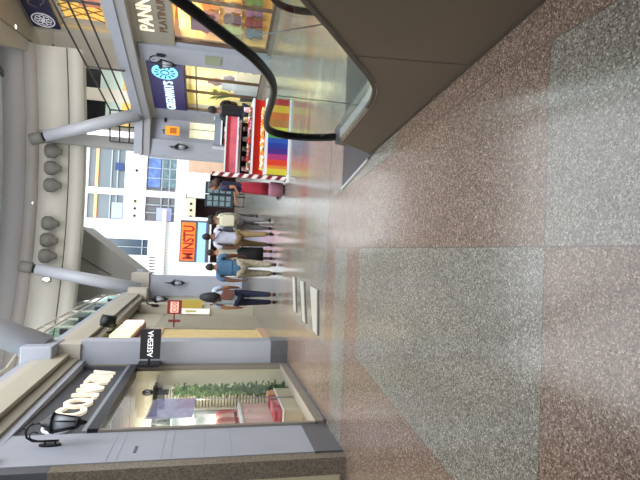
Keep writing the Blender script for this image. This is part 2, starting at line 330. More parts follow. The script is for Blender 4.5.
leafy('potted_plant', 'low dark bush at the pier end of the window below the indigo fascia', 'plant', rp(2.62, 0, -0.4), 0.9, 0.2, 30, [lf1, lf1], 0.3)
def vase(c, r, h, m, label):
    o = MB().lathe([(r*0.5, 0), (r*0.9, h*0.25), (r, h*0.45), (r*0.5, h*0.8), (r*0.6, h), (r*0.5, h), (r*0.3, h*0.8)], c, 16).build('vase', m); return tag(o, label, 'vase')
pl = thing('display_plinth', 'white two-step display plinth in the window below the indigo fascia', 'display stand', rp(4.25, 0, -0.6))
rbox(MB(), 3.8, 4.7, 0, 1.0, -0.85, -0.3).build('lower_step', white, pl); rbox(MB(), 4.0, 4.5, 1.0, 1.45, -0.75, -0.4).build('upper_step', white, pl)
vase(rp(4.25, 1.45, -0.57), 0.16, 0.5, M('rose_ceramic', '94606a', 0.4), 'rose-coloured vase topmost on the white display plinth')
vase(rp(3.9, 1.0, -0.55), 0.12, 0.4, M('mauve_ceramic', '8a7f9a', 0.4), 'mauve vase on the right step of the white display plinth')
vase(rp(4.62, 1.0, -0.55), 0.08, 0.35, M('orange_ceramic', 'c97f3c', 0.4), 'orange vase on the left step of the white display plinth')
tag(rbox(MB(), 1.7, 2.15, 1.52, 2.02, 0.10, 0.13).build('notice_board', M('olive_notice', '8b9378', 0.5)), 'small olive notice board on the grey pier between the two right-hand shops', 'notice board')

# ---- recess wall, pier with lamp (facing the camera), Y=20
mb = MB().box(4.2, 5.45, 20.0, 20.25, 0, 1.5).box(4.2, 5.45, 20.0, 20.25, 2.62, 4.05).box(4.2, 4.42, 20, 20.25, 1.5, 2.62).box(5.1, 5.45, 20, 20.25, 1.5, 2.62)
struct(mb.build('wall_recess', bluegrey))
struct(MB().box(4.42, 5.1, 20.3, 20.35, 1.5, 2.62).build('window_1', M('lit_cream_window', 'f3efc8', 0.5, emit=0.55)))
struct(MB().box(4.40, 5.12, 19.97, 20.05, 1.47, 1.52).box(4.40, 5.12, 19.97, 20.05, 2.6, 2.65).box(4.75, 4.78, 19.98, 20.03, 1.5, 2.62).build('trim_4', greige))
struct(MB().box(3.58, 4.22, 19.8, 20.4, 0, 4.05).build('wall_pier_right', bluegrey))
struct(MB().box(3.56, 4.24, 19.78, 20.42, 0, 0.35).build('baseboard_pier_right', basegrey))
os_ = thing('projecting_sign', 'orange hanging sign in the recess beside the indigo fascia', 'sign', (4.5, 19.4, 3.0))
MB().box(4.33, 4.66, 19.35, 19.43, 2.95, 3.46).build('sign_panel', M('orange_sign', 'f09a1e', 0.5, emit=0.35), os_)
MB().box(4.38, 4.60, 19.34, 19.352, 3.05, 3.30).build('sign_mark', M('deep_orange', 'c86a10', 0.5), os_)
MB().tube([(4.5, 19.4, 3.46), (4.5, 19.4, 3.56), (4.5, 20.0, 3.56)], 0.02, 6).build('bracket', black, os_)
tag(MB().box(4.95, 5.35, 19.9, 20.0, 3.50, 3.58).build('wall_spotlight', black), 'slim black wall light high in the recess right of the orange sign', 'wall light')

# ---- upper floor right
def r2(s, z, off=0): return rp(s, z, off-2.5)
mb = MB().prism([r2(-8, 4.45), r2(5.02, 4.45), r2(5.02, 4.45, -0.3), r2(-8, 4.45, -0.3)], (0, 0, 1.1)); mb.prism([r2(5.0, 5.55), r2(5.3, 5.55), r2(5.3, 5.55, -0.3), r2(5.0, 5.55, -0.3)], (0, 0, 2.8))
mb.prism([r2(-8, 7.25), r2(5.0, 7.25), r2(5.0, 7.25, -0.3), r2(-8, 7.25, -0.3)], (0, 0, 1.1))
mb.prism([r2(-8, 5.5, -1.6), r2(5.0, 5.5, -1.6), r2(5.0, 5.5, -1.7), r2(-8, 5.5, -1.7)], (0, 0, 2))
struct(mb.build('wall_upper_right', [greige]))
us = thing('upper_shop_front', 'upper-floor shop with a dark fascia, round flower emblem and amber window', 'shop front', r2(2, 5.55))
MB().prism([r2(-2, 7.28, 0.02), r2(5.0, 7.28, 0.02), r2(5.0, 7.28, 0.10), r2(-2, 7.28, 0.10)], (0, 0, 0.9)).build('sign_board', navy, us)
c = r2(4.55, 7.72, 0.12); mb = MB()
def ringpts(c, r, n=24): return [c+RD*(r*math.cos(2*math.pi*k/n))+Vector((0, 0, r*math.sin(2*math.pi*k/n))) for k in range(n+1)]
mb.tube(ringpts(c, 0.36), 0.022, 5, cap=False)
for k in range(8):
    a = 2*math.pi*k/8; mb.tube(ringpts(c+RD*(0.19*math.cos(a))+Vector((0,0,0.19*math.sin(a))), 0.085, 10), 0.017, 4, cap=False)
mb.ball(c, 0.06, 8); mb.build('emblem', M('pale_line', 'cfcfd8', 0.5, emit=0.25), us)
MB().tube([r2(3.9-0.12*k, 7.75+0.22*math.sin(k*0.9), 0.11) for k in range(12)], 0.025, 5).tube([r2(3.8-0.1*k, 7.5+0.1*math.cos(k*1.1), 0.11) for k in range(14)], 0.018, 5).build('curved_outline', M('dim_bronze_line', '7d6f72', 0.5), us)
amber = M('amber_lattice', 'e6bb62', 0.5, emit=0.7, noise=0.45, nscale=7)
MB().prism([r2(-4, 5.65, -0.4), r2(4.9, 5.65, -0.4), r2(4.9, 5.65, -0.45), r2(-4, 5.65, -0.45)], (0, 0, 1.5)).build('lit_backdrop', amber, us)
mb = MB()
for k in range(16):
    s0 = 4.85-k*0.35
    mb.tube([r2(s0, 5.65, -0.3), r2(s0-0.7, 7.2, -0.3)], 0.02, 4); mb.tube([r2(s0, 7.2, -0.32), r2(s0-0.7, 5.65, -0.32)], 0.02, 4)
mb.build('lattice_screen', M('lattice_brown', 'a07c3c', 0.6), us)
MB().prism([r2(-4, 5.55, 0.0), r2(5, 5.55, 0.0), r2(5, 5.55, -0.05), r2(-4, 5.55, -0.05)], (0, 0, 0.1)).prism([r2(4.86, 5.65, 0.0), r2(5, 5.65, 0.0), r2(5, 5.65, -0.05), r2(4.86, 5.65, -0.05)], (0, 0, 1.6)).build('window_frame', M('tan_frame', 'c9b587', 0.5), us)
rp_ = thing('window_poster', 'pinkish floral poster in the amber upper window', 'poster', r2(2.9, 5.7, -0.3))
MB().prism([r2(2.2, 5.68, -0.2), r2(3.9, 5.68, -0.2), r2(3.9, 5.68, -0.23), r2(2.2, 5.68, -0.23)], (0, 0, 0.75)).build('sheet', M('pink_poster', 'd98a72', 0.6, noise=0.35, nscale=5, emit=0.15), rp_)

# upper wall facing camera at Y=22 with dark windows
X0, X1, ZA, ZB = 5.05, 7.5, 5.2, 7.78
mb = MB().box(X0-0.12, X0, 22, 22.3, 4.45, 9.2).box(X1, 10.5, 22, 22.3, 4.45, 9.2).box(X0, X1, 22, 22.3, ZB, 9.2).box(X0, X1, 22, 22.3, 4.45, ZA)
struct(mb.build('wall_upper_back', [greige]))
uw = thing('upper_glazing', 'pair of dark upper-floor windows with cream mullion seen past the railing', 'window', (6.3, 22.1, ZA))
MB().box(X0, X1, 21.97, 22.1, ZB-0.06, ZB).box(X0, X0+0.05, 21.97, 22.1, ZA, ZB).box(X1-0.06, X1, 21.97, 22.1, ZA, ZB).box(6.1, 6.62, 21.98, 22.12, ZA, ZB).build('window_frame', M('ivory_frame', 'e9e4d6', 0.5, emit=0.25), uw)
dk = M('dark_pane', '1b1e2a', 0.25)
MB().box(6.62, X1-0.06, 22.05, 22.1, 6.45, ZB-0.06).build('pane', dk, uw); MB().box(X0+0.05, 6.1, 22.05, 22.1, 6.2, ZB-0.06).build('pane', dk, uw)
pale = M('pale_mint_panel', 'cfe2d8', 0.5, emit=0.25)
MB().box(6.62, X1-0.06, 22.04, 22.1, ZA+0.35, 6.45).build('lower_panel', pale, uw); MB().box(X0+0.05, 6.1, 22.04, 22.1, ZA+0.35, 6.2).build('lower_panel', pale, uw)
MB().box(X0+0.05, X1-0.06, 22.0, 22.03, ZA, ZA+0.35).build('amber_display', amber, uw)
for i, (x_, z_) in enumerate([(7.36, 7.58), (7.12, 7.58), (6.98, 7.58)]):
    MB().lathe([(0.035, 0), (0.05, 0.02), (0.05, 0.06), (0.02, 0.08)], (x_, 21.95, z_), 10).build('spot_lamp', M('lamp_white', 'ffffff', 0.5, emit=3), uw)
tag(MB().box(7.75, 8.2, 21.85, 21.98, 8.28, 8.36).build('wall_bracket', darkgrey), 'short dark bracket on the plain wall between amber shop and dark windows', 'bracket')
# thin column of the upper floor
struct(MB().box(3.80, 4.24, 20.2, 20.6, 4.05, 9.2).build('wall_upper_pier', M('pier_grey', '9b9c9a', 0.6)))

# second slab / soffits with downlights
mb = MB().prism([(5.4, 9, 8.35), (16, 9, 8.35), (16, 24, 8.35), (7.35, 24, 8.35), (7.35, 21, 8.35), (8.0, 18.9, 8.35), (7.85, 17.5, 8.35), (5.75, 18.3, 8.35)], (0, 0, 0.5))
mb = MB().prism([(6.9, 14.5, 8.35), (16, 14.5, 8.35), (16, 24, 8.35), (7.2, 24, 8.35), (7.4, 21, 8.35), (6.2, 17, 8.35)], (0, 0, 0.6))
struct(mb.build('ceiling_upper_right', greige))
struct(MB().prism([(6.6, 14.5, 8.27), (8.2, 14.8, 8.27), (8.0, 19.5, 8.27), (7.45, 20.6, 8.27)], (0, 0, 0.09)).build('trim_5', M('soffit_panel', 'a39a88', 0.7)))
def downlight(c, label, r=0.08):
    t = thing('downlight', label, 'ceiling light', c)
    MB().lathe([(r*1.25, 0), (r*1.25, -0.012), (r, -0.015), (r, 0)], c, 16).build('trim_ring', white, t)
    MB().lathe([(r, -0.004), (r*0.5, -0.012), (0.01, -0.013)], c, 14).build('lamp', M('downlight_glow', 'fff6e0', 0.5, emit=6), t)
downlight((7.15, 17.9, 8.265), 'bright round downlight in the soffit panel beside the dark flower sign', 0.07)
struct(MB().prism([(-9, 15.5, 9.05), (16, 15.5, 9.05), (16, 24, 9.05), (-9, 24, 9.05)], (0, 0, 0.3)).build('ceiling', ceilm))
tag(MB().prism([(6.0, 18.2, 8.97), (6.2, 18.2, 8.97), (5.85, 19.55, 8.97), (5.65, 19.55, 8.97)], (0, 0, 0.08)).build('ceiling_slot', M('slot_dark', '5c5a56', 0.6)), 'dark linear slot vent in the pale ceiling near the top corner', 'ceiling vent')

# ---- curved bulkhead (apse) with lip and groove
def arc(y0, n=30, xa=-5.2, xb=7.2, k=0.035, xc=1.4): return [Vector((xa+(xb-xa)*i/n, y0-k*(xa+(xb-xa)*i/n-xc)**2, 0)) for i in range(n+1)]
def band(z0, z1, y0, y1):   # band whose bottom front is at y0 and top front at y1
    a = arc(y0); b = arc(y1); n = len(a); mb = MB()
    vs = [p+Vector((0,0,z0)) for p in a]+[p+Vector((0,0,z1)) for p in b]+[p+Vector((0,0.45,z0)) for p in a]+[p+Vector((0,0.45,z1)) for p in b]
    fs = []
    for i in range(n-1): fs += [(i, i+1, n+i+1, n+i), (2*n+i, 3*n+i, 3*n+i+1, 2*n+i+1), (i, 2*n+i, 2*n+i+1, i+1), (n+i, n+i+1, 3*n+i+1, 3*n+i)]
    mb.add(vs, fs, 0, True); return mb
struct(band(6.55, 7.05, 20.55, 20.5).build('trim_6', lipm)); struct(band(7.05, 7.12, 20.62, 20.62).build('trim_7', groove))
struct(band(7.12, 8.15, 20.56, 20.56).build('wall_bulkhead', drumm)); 
struct(band(8.15, 8.5, 20.50, 20.25).build('trim_8', M('cornice_mauve', 'b9b4b2', 0.7))); struct(band(8.5, 9.05, 20.2, 19.7).build('trim_10', M('cornice_upper', 'bdbdc2', 0.7)))
# uplight bells mounted on the bulkhead
bellm = M('bell_grey', '7b7a75', 0.6)
first = None
bx = [(3.45, 'nearest the right strut'), (2.82, 'second from the right strut'), (2.17, 'third from the right strut'), (0.72, 'third from the left strut'), (0.08, 'second from the left strut'), (-0.52, 'nearest the left strut')]
for i, (x, w) in enumerate(bx):
    y = 20.5-0.035*(x-1.4)**2-0.3
    if first is None:
        first = thing('bell_lamp', '', 'lamp', (x, y, 7.2), 'bell-shaped lamps along the curved bulkhead')
        MB().lathe([(0.02, 7.22), (0.10, 7.24), (0.13, 7.34), (0.20, 7.42), (0.27, 7.52), (0.27, 7.72), (0.20, 7.80), (0.06, 7.84)], (x, y, 0), 18).build('shade', bellm, first)
        MB().tube([(x, y, 7.62), (x, y+0.34, 7.62)], 0.05, 8).build('wall_arm', bellm, first)
        o = first
    else: o = copy_tree(first); o.location = (x, y, 7.2)
    o['label'] = 'grey bell-shaped lamp on the curved bulkhead, %s' % w
downlight((1.45, 20.1, 8.17), 'tiny dark spot fitting in the middle of the curved bulkhead', 0.05)
dl = thing('wall_spot', 'bright oval spot on the bulkhead just left of the left strut head', 'lamp', (-1.4, 19.95, 7.45))
MB().ball((-1.4, 20.12, 7.55), (0.07, 0.05, 0.12), 8).build('lamp', M('lamp_white', 'ffffff'), dl); MB().box(-1.5, -1.3, 20.13, 20.3, 7.42, 7.68).build('back_plate', bellm, dl)

# ---- raking struts
def strut(a, b, r0, r1, label):
    a, b = Vector(a), Vector(b); t = thing('raking_strut', label, 'column', a); d = (b-a).normalized()
    MB().tube([a, a+(b-a)*0.5, b], [r0, (r0+r1)/2, r1], 24).build('shaft', strutm, t)
    MB().tube([b-d*0.02, b+d*0.07], r1*0.8, 18).build('black_collar', black, t)
    MB().tube([b+d*0.07, b+d*0.12, b+d*0.5], [r1*0.6, r1*1.05, r1*1.0], 18).build('head_block', bellm, t)
    return t
strut((4.98, 19.3, 4.45), (3.83, 19.25, 7.60), 0.24, 0.21, 'pale round raking strut on the right balcony corner')
strut((-1.62, 19.3, 4.10), (-0.96, 18.9, 7.55), 0.24, 0.20, 'pale round raking strut on the far left balcony')
t = thing('raking_strut', 'thick pale raking strut rising from the near left balcony edge', 'column', (-1.85, 9.6, 4.3))
MB().tube([(-1.93, 9.68, 4.40), (-0.25, 10.1, 9.2)], 0.25, 24).build('shaft', strutm, t)
MB().obox((-2.10, 9.6, 4.42), [(0.30, 0, 0), (0, 0.40, 0), (0, 0, 0.25)]).build('base_block', bluegrey, t, 0.02)

# ---- balcony railings
def railing(name, label, pts, zr, zg, rm, posts, thin, glassz):
    t = thing(name, label, 'railing', (pts[0][0], pts[0][1], zg)); 
    for z in zr:
        MB().tube([(p[0], p[1], z) for p in pts], thin, 8).build('rail', rm, t)
    for k in range(posts+1):
        u = k/posts*(len(pts)-1); i = min(int(u), len(pts)-2); f = u-i; x = pts[i][0]*(1-f)+pts[i+1][0]*f; y = pts[i][1]*(1-f)+pts[i+1][1]*f
        MB().box(x-0.025, x+0.025, y-0.025, y+0.025, zg, max(zr)).build('post', rm, t)
    if glassz:
        for i in range(len(pts)-1):
            MB().wall(pts[i], pts[i+1], glassz[0], glassz[1], 0.012).build('glass_panel', gglass, t)
    return t
dkr = M('dark_rail', '3b3836', 0.4, 0.3)
railing('balcony_railing', 'three-bar dark railing along the right upper balcony', [(6.0, 9.0), (5.80, 12.5), (5.15, 20.2-0.5), (4.0, 20.0)], (5.55, 5.2, 4.85), 4.45, dkr, 6, 0.028, None)
railing('balcony_railing', 'railing with green glass and dark clamps on the left upper balcony', [(-2.5, 3.0), (-2.5, 10.6), (-2.0, 12.0), (-1.94, 14.5), (-1.82, 18.7)], (5.35, 5.12), 4.48, M('pale_rail', 'b5b2a6', 0.4), 9, 0.03, (4.55, 5.02))
cl = thing('glass_clamp', '', 'clamp', (-2.0, 12.0, 4.75), 'dark clamps on the left balcony glass')
MB().box(-2.06, -1.94, 11.93, 12.07, 4.66, 4.80).build('jaw', black, cl); MB().tube([(-2.0, 12, 4.66), (-2.0, 12, 4.5)], 0.03, 6).build('stem', black, cl)
cl['label'] = 'black clamp on the left balcony glass, second from the near strut'
for k, y in enumerate((10.6, 13.6, 15.4, 17.2)):
    c = copy_tree(cl); c.location = ((-2.45 if y < 11 else -2.0+0.03*(y-12)), y, 4.75); c['label'] = 'black clamp on the left balcony glass, '+['nearest the near strut', 'third from the near strut', 'fourth from the near strut', 'farthest, by the far strut'][k]

# ------------------------------------------------------------------ left side
# slab + cornice along left
def lx(y, off=0): return -2.33+0.035*y+off
def lwall(mb, y0, y1, z0, z1, o0, o1, mi=0):
    return mb.prism([(lx(y0, o0), y0, z0), (lx(y1, o0), y1, z0), (lx(y1, o1), y1, z0), (lx(y0, o1), y0, z0)], (0, 0, z1-z0), mi)
struct(lwall(MB(), 1.0, 21.5, 4.0, 4.48, -6, -0.02).build('ceiling_left', greige))
struct(lwall(MB(), 1.0, 21.5, 3.98, 4.32, -0.05, 0.0).build('trim_12', M('cornice_greige', 'a9a595', 0.6)))
struct(lwall(MB(), 1.0, 21.5, 4.32, 4.62, -0.2, -0.05).build('trim_13', bluegrey))
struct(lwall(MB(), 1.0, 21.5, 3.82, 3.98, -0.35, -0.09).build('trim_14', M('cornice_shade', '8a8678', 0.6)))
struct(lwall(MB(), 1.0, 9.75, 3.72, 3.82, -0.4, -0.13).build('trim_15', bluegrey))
# cornice blocks at the piers
struct(MB().box(-2.3, -1.82, 9.55, 10.0, 3.8, 4.34).build('trim_16', greige))
struct(MB().box(-2.0, -1.5, 18.2, 18.8, 3.72, 4.35).build('trim_17', greige)); struct(MB().box(-1.9, -1.05, 19.9, 20.7, 3.85, 4.5).build('trim_18', greige))
# near pier: painted panel in the wall plane
struct(MB().box(-2.85, -2.25, 5.42, 6.27, 0.33, 3.75).build('wall_left_pier', bluegrey))
struct(MB().box(-2.85, -2.24, 5.40, 6.28, 0.0, 0.33).build('baseboard_left_pier', basegrey))
struct(MB().box(-2.9, -2.3, 1.0, 6.3, 3.75, 3.98).build('trim_19', bluegrey))
mb = MB()
for z in (1.9, 2.0, 2.45, 2.55, 1.55, 1.25): mb.box(-2.2515, -2.248, 5.43, 6.26, z, z+0.006)
struct(mb.build('trim_20', M('panel_joint', '8f95a3', 0.7)))
# wall facing the camera, granite band + cream
struct(MB().box(-2.45, -2.26, 5.26, 5.42, 0.0, 3.05).build('trim_21', granite)); struct(MB().box(-6, -2.45, 5.33, 5.42, 0.05, 2.85).build('wall_left_near', cream))
struct(MB().box(-6, -2.45, 5.28, 5.42, 0, 0.05).box(-6, -2.45, 5.26, 5.40, 2.85, 3.05).build('trim_22', granite)); struct(MB().box(-6, -2.26, 5.27, 5.42, 3.05, 3.98).build('wall_left_near_upper', darkgrey))
arch = [( -2.45-0.35*(1-math.cos(a)), 5.30, 2.35+0.5*math.sin(a)) for a in [k*math.pi/16 for k in range(9)]]
struct(MB().prism([(-2.44, 5.29, 2.86)]+[(-2.45-0.4*(1-math.cos(a)), 5.29, 2.3+0.55*math.sin(a)) for a in [k*math.pi/16 for k in range(9)]], (0, 0.04, 0)).build('trim_23', granite))
tag(MB().box(-2.253, -2.245, 5.62, 5.80, 2.28, 2.31).build('name_plate', M('small_dark_plate', '595d6c', 0.5)), 'tiny dark name plate on the near blue-grey pier', 'plate')
tag(MB().obox((-2.22, 5.52, 3.66), [(0.03, 0, 0), (0, 0.09, 0), (0, 0, 0.05)]).build('security_camera', white), 'small white camera housing high on the near pier', 'camera')

# shop bay between Y 6.3 and 9.6
bay = thing('shop_front', 'left-hand shop with a dark fascia, cream letters and a glazed display window', 'shop front', (-2.25, 7.9, 0))
sb = MB().box(-2.5, -2.27, 6.27, 9.58, 2.98, 3.72).build('sign_board', M('charcoal_sign', '42454c', 0.5), bay)
MB().box(-2.42, -2.2, 6.27, 9.58, 2.80, 2.92).build('head_frame', black, bay); MB().box(-2.40, -2.22, 6.27, 9.58, 2.92, 2.98).build('head_trim', M('silver_strip', '8e929c', 0.35, 0.4), bay)
MB().box(-2.27, -2.22, 9.5, 9.58, 2.98, 3.72).build('end_trim', darkgrey, bay)
text_mb('CO.NATIV', (-2.265, 6.85, 3.12), (0, 1, 0), (0, 0, 1), 0.52, 0.04, 1.0, 0.018).build('lettering', lettercream, sb)
MB().tube([(-2.24, 6.5+0.22*math.cos(a), 3.3+0.16*math.sin(a)) for a in [k*math.pi/8 for k in range(2, 15)]], 0.02, 6).build('logo_curve', M('pale_line', 'cfcfd8'), sb)
MB().box(-2.36, -2.22, 6.27, 6.33, 0.1, 2.8).box(-2.36, -2.22, 9.5, 9.56, 0.1, 2.8).box(-2.36, -2.2, 6.27, 9.56, 0.02, 0.14).build('window_frame', M('taupe_frame', '857f76', 0.5), bay)
MB().box(-2.30, -2.285, 6.33, 9.5, 0.14, 2.8).build('pane', shopglass, bay)
MB().box(-2.50, -2.18, 6.28, 9.55, 0.0, 0.03).build('granite_sill', basegrey, bay)
# shop interior
struct(MB().box(-6, -2.3, 9.45, 9.58, 0, 2.9).build('wall_shop_left_end', M('cream_panel', 'e0d8bd', 0.6))); struct(MB().box(-6.1, -6, 5.42, 9.58, 0, 3).build('wall_shop_left_back', M('shop_back', 'cfc6ae', 0.6)))
struct(MB().box(-6, -2.45, 5.42, 9.5, 2.95, 3.05).build('ceiling_shop_left', M('tan_ceiling', 'b9a68c', 0.7, noise=0.3, nscale=2)))
mb = MB()
for k in range(3): mb.box(-5.8, -2.45, 8.95-k*0.9, 9.05-k*0.9, 2.82, 2.95)
struct(mb.build('trim_24', M('timber_beam', '7c6a55', 0.6)))
area('left_shop_light', (-4.3, 8.0, 2.78), (-4.0, 8.2, 0), 1.4, 2.4, 190, (1.0, 0.93, 0.82))
# louvred screen
lv = thing('louvre_screen', 'tall cream louvred shutter standing inside the left shop window', 'screen', (-2.78, 9.25, 0))
MB().box(-2.98, -2.58, 9.38, 9.43, 0.05, 2.3).build('backing', M('louvre_shadow', '8b836a', 0.7), lv)
mb = MB()
for k in range(38): mb.obox((-2.78, 9.35, 0.12+k*0.058), [(0.2, 0, 0), (0, 0.018, 0.012), (0, -0.004, 0.010)])
mb.build('slats', M('cream_slats', 'efe9d2', 0.5), lv); MB().box(-2.60, -2.56, 9.3, 9.43, 0.0, 2.32).box(-3.0, -2.96, 9.3, 9.43, 0, 2.32).build('stiles', M('cream_slats', ''), lv)
gl = thing('leaf_garland', 'leafy green garland running up the edge of the cream louvred shutter', 'garland', (-2.60, 9.2, 0.05))
mb = MB(); rnd = random.Random(3)
for k in range(1100):
    z = 0.08+rnd.random()*2.05; c = Vector((-2.60+rnd.gauss(0, 0.05), 9.2+rnd.gauss(0, 0.03), z)); a = rnd.random()*6.28; u = Vector((math.cos(a), math.sin(a)*0.6, rnd.uniform(-.6, .6)))*0.045; w = u.cross(Vector((0, 1, 0.3))).normalized()*0.022
    mb.add([c-u, c+w, c+u, c-w], [(0, 1, 2, 3)], k % 2)
mb.build('leaves', [lf1, M('leaf_sage', '7c9a5c', 0.6)], gl); MB().tube([(-2.60, 9.2, 0.0), (-2.61, 9.2, 1.0), (-2.60, 9.2, 2.15)], 0.012, 6).build('stem', M('stem_brown', '6b5a3c', 0.7), gl)
# display goods
sf = thing('wall_shelf', 'black wall shelf high above the louvred shutter in the left shop', 'shelf', (-2.8, 9.2, 2.6))
MB().box(-3.4, -2.5, 9.05, 9.44, 2.42, 2.46).build('board', black, sf)
for x in (-3.3, -2.62): MB().box(x-0.015, x+0.015, 9.1, 9.44, 2.2, 2.42).build('bracket', black, sf)
tag(MB().ball((-2.62, 9.2, 2.56), (0.06, 0.06, 0.10), 10).build('small_figurine', M('dark_figure', '3f362f', 0.6)), 'small dark ornament on the black shelf in the left shop', 'ornament')
ps = thing('banner', 'lilac printed banner slanting across the left shop window', 'banner', (-2.75, 8.2, 1.6))
MB().prism([(-2.50, 8.35, 2.34), (-2.62, 7.80, 2.42), (-2.62, 7.80, 1.74), (-2.50, 8.35, 1.70)], (0.01, 0.012, 0)).build('cloth', M('lilac_print', '9c95c0', 0.6, noise=0.25, nscale=7), ps)
MB().tube([(-2.51, 8.36, 0.0), (-2.51, 8.36, 2.4)], 0.012, 6).build('pole', alu, ps); MB().tube([(-2.50, 8.36, 2.36), (-2.63, 7.79, 2.44)], 0.01, 6).build('cross_bar', alu, ps)
ct = thing('display_counter', 'rose-coloured counter with a white top in the left shop window', 'counter', (-3.1, 8.4, 0))
MB().box(-3.5, -2.80, 7.9, 9.0, 0, 0.93).build('body', M('counter_rose', 'd9b6b0', 0.5), ct, 0.01); MB().box(-3.52, -2.78, 7.88, 9.02, 0.93, 0.97).build('top', white, ct); MB().box(-3.4, -2.9, 7.885, 7.9, 0.1, 0.8).build('front_panel', M('pale_teal', 'b9d8d6', 0.5), ct)
wc = thing('wall_cabinet', 'tall white cabinet with teal shelves behind the rose counter in the left shop', 'cabinet', (-3.4, 9.3, 0))
MB().box(-3.9, -3.02, 9.15, 9.44, 0, 2.45).build('body', white, wc); 
for z in (1.3, 1.7, 2.1): MB().box(-3.9, -3.02, 8.95, 9.15, z, z+0.03).build('shelf', M('pale_teal', ''), wc)
hatc = [('c98f86', 'dusty pink'), ('d8a69a', 'salmon'), ('bf7d78', 'rose'), ('e0b8ad', 'blush'), ('b96a6a', 'coral red')]
for k in range(5):
    y = 8.05+k*0.2; x = -2.95+0.0*k; h = thing('sun_hat', '%s tall-crowned sun hat %s on the rose counter' % (hatc[k][1], ['closest to the near pier', 'second from the near pier', 'in the middle of the row', 'fourth from the near pier', 'at the far end of the row'][k]), 'hat', (x, y, 0.97), 'hats on the rose counter')
    MB().lathe([(0.096, 0.97), (0.098, 0.985), (0.085, 1.0), (0.095, 1.14), (0.09, 1.26), (0.06, 1.34), (0.01, 1.36)], (x, y, 0), 16).build('crown_and_brim', M('straw_'+hatc[k][1], hatc[k][0], 0.8), h); MB().lathe([(0.089, 1.0), (0.091, 1.05)], (x, y, 0), 16).build('band', M('hat_band', '7a4b4b', 0.7), h)
for k, (c_, nm) in enumerate([('b2404a', 'crimson'), ('c9696b', 'salmon red'), ('9c3a48', 'wine red'), ('cf9a6a', 'tan')]):
    t = thing('folded_blanket', '%s folded blanket on the low plinth behind the left shop window, %s' % (nm, ['nearest', 'second', 'third', 'farthest'][k]), 'blanket', (-2.55, 7.95+k*0.3, 0.32), 'blankets on the low plinth')
    MB().box(-2.76, -2.56, 7.84+k*0.3, 8.1+k*0.3, 0.32, 0.39).build('lower_fold', M('wool_'+nm, c_, 0.9, noise=.2), t, 0.015); MB().box(-2.755, -2.565, 7.85+k*0.3, 8.09+k*0.3, 0.39, 0.46).build('upper_fold', M('wool_'+nm, c_), t, 0.015)
pt = thing('low_plinth', 'low pale plinth along the left shop window under the folded blankets', 'display stand', (-2.55, 8.4, 0))
MB().box(-2.77, -2.55, 7.8, 9.05, 0, 0.30).build('body', M('beige_plinth', 'cdbfa4', 0.6), pt); MB().box(-2.775, -2.54, 7.79, 9.06, 0.30, 0.32).build('top', white, pt)
for k in range(4):
    tag(MB().lathe([(0.05, 0), (0.06, 0.02), (0.06, 0.2), (0.025, 0.26), (0.025, 0.32), (0.03, 0.33)], (-3.12-0.14*k, 9.05, 2.13), 12).build('jar', M(['dark_olive_jar', 'white_jar'][k % 2], ['3f4636', 'e8e8e4'][k % 2], 0.4)), '%s bottle on the top teal shelf of the white cabinet, %s' % (['dark olive', 'white'][k % 2], ['rightmost', 'rightmost white one', 'second dark one', 'leftmost'][k]), 'bottle', 'bottles on the top shelf')

# pier / wall facing camera at Y=9.6
struct(MB().box(-2.22, -1.78, 9.6, 10.0, 0.33, 3.8).build('wall_left_cross', bluegrey)); struct(MB().box(-2.32, -2.20, 9.56, 9.75, 0, 3.75).build('trim_25', M('taupe_strip', '857f74', 0.5)))
struct(MB().box(-2.22, -1.76, 9.58, 10.02, 0, 0.33).build('baseboard_left_cross', basegrey))
# bracket sign ASEESHA
sg = thing('projecting_sign', 'black hanging sign with small white capitals on a black bracket, left wall', 'sign', (-1.9, 9.3, 2.4))
sb = MB().box(-2.04, -1.50, 9.28, 9.33, 2.39, 2.74).build('sign_panel', M('sign_black', '17181f', 0.5), sg)
text_mb('ASEESHA', (-2.0, 9.278, 2.52), (1, 0, 0), (0, 0, 1), 0.135, 0.004, 0.88, 0.003).build('lettering', letterwhite, sb)
MB().tube([(-2.02, 9.30, 2.58), (-2.16, 9.30, 2.58)], 0.025, 8).build('arm', black, sg); MB().box(-2.19, -2.14, 9.26, 9.62, 2.40, 2.78).build('wall_plate', black, sg)
# side bays past Y=10
lw = M('left_far_wall', 'b7b2a2', 0.6)
mb = MB().box(-2.6, -2.25, 10, 20, 3.0, 3.98).box(-2.5, -1.95, 17.2, 18.0, 0, 3.8)
struct(mb.build('wall_left_far', lw))
struct(MB().box(-2.35, -2.22, 13.9, 16.6, 0, 3.0).build('wall_left_far_pier', M('taupe_textured', 'a19a88', 0.6, noise=0.15, nscale=12)))
struct(MB().box(-2.26, -2.24, 10.1, 13.85, 0.2, 2.7).build('window_2', M('warm_yellow_blind', 'd9c489', 0.6, noise=0.15, nscale=4, emit=0.08))); struct(MB().box(-2.30, -2.2, 10.02, 13.9, 0, 0.2).box(-2.3, -2.2, 10.02, 13.9, 2.7, 3.0).build('trim_26', M('peach_sill', 'c9a887', 0.5)))
struct(MB().box(-2.6, -2.5, 10.0, 18.0, 0, 3.0).build('wall_left_inner', cream))
struct(MB().box(-1.92, -1.12, 20, 20.6, 0.25, 3.9).build('wall_pier_left', bluegrey)); struct(MB().box(-1.94, -1.10, 19.98, 20.62, 0, 0.25).build('baseboard_pier_left', basegrey))
struct(MB().box(-6, -1.92, 20.1, 20.3, 0, 4.0).build('wall_left_end', M('pale_end_wall', 'b4b2a6', 0.6)))
ls = thing('fascia_sign', 'lit cream and lime letter sign on the left fascia behind the black hanging sign', 'sign', (-2.1, 12.9, 3.1))
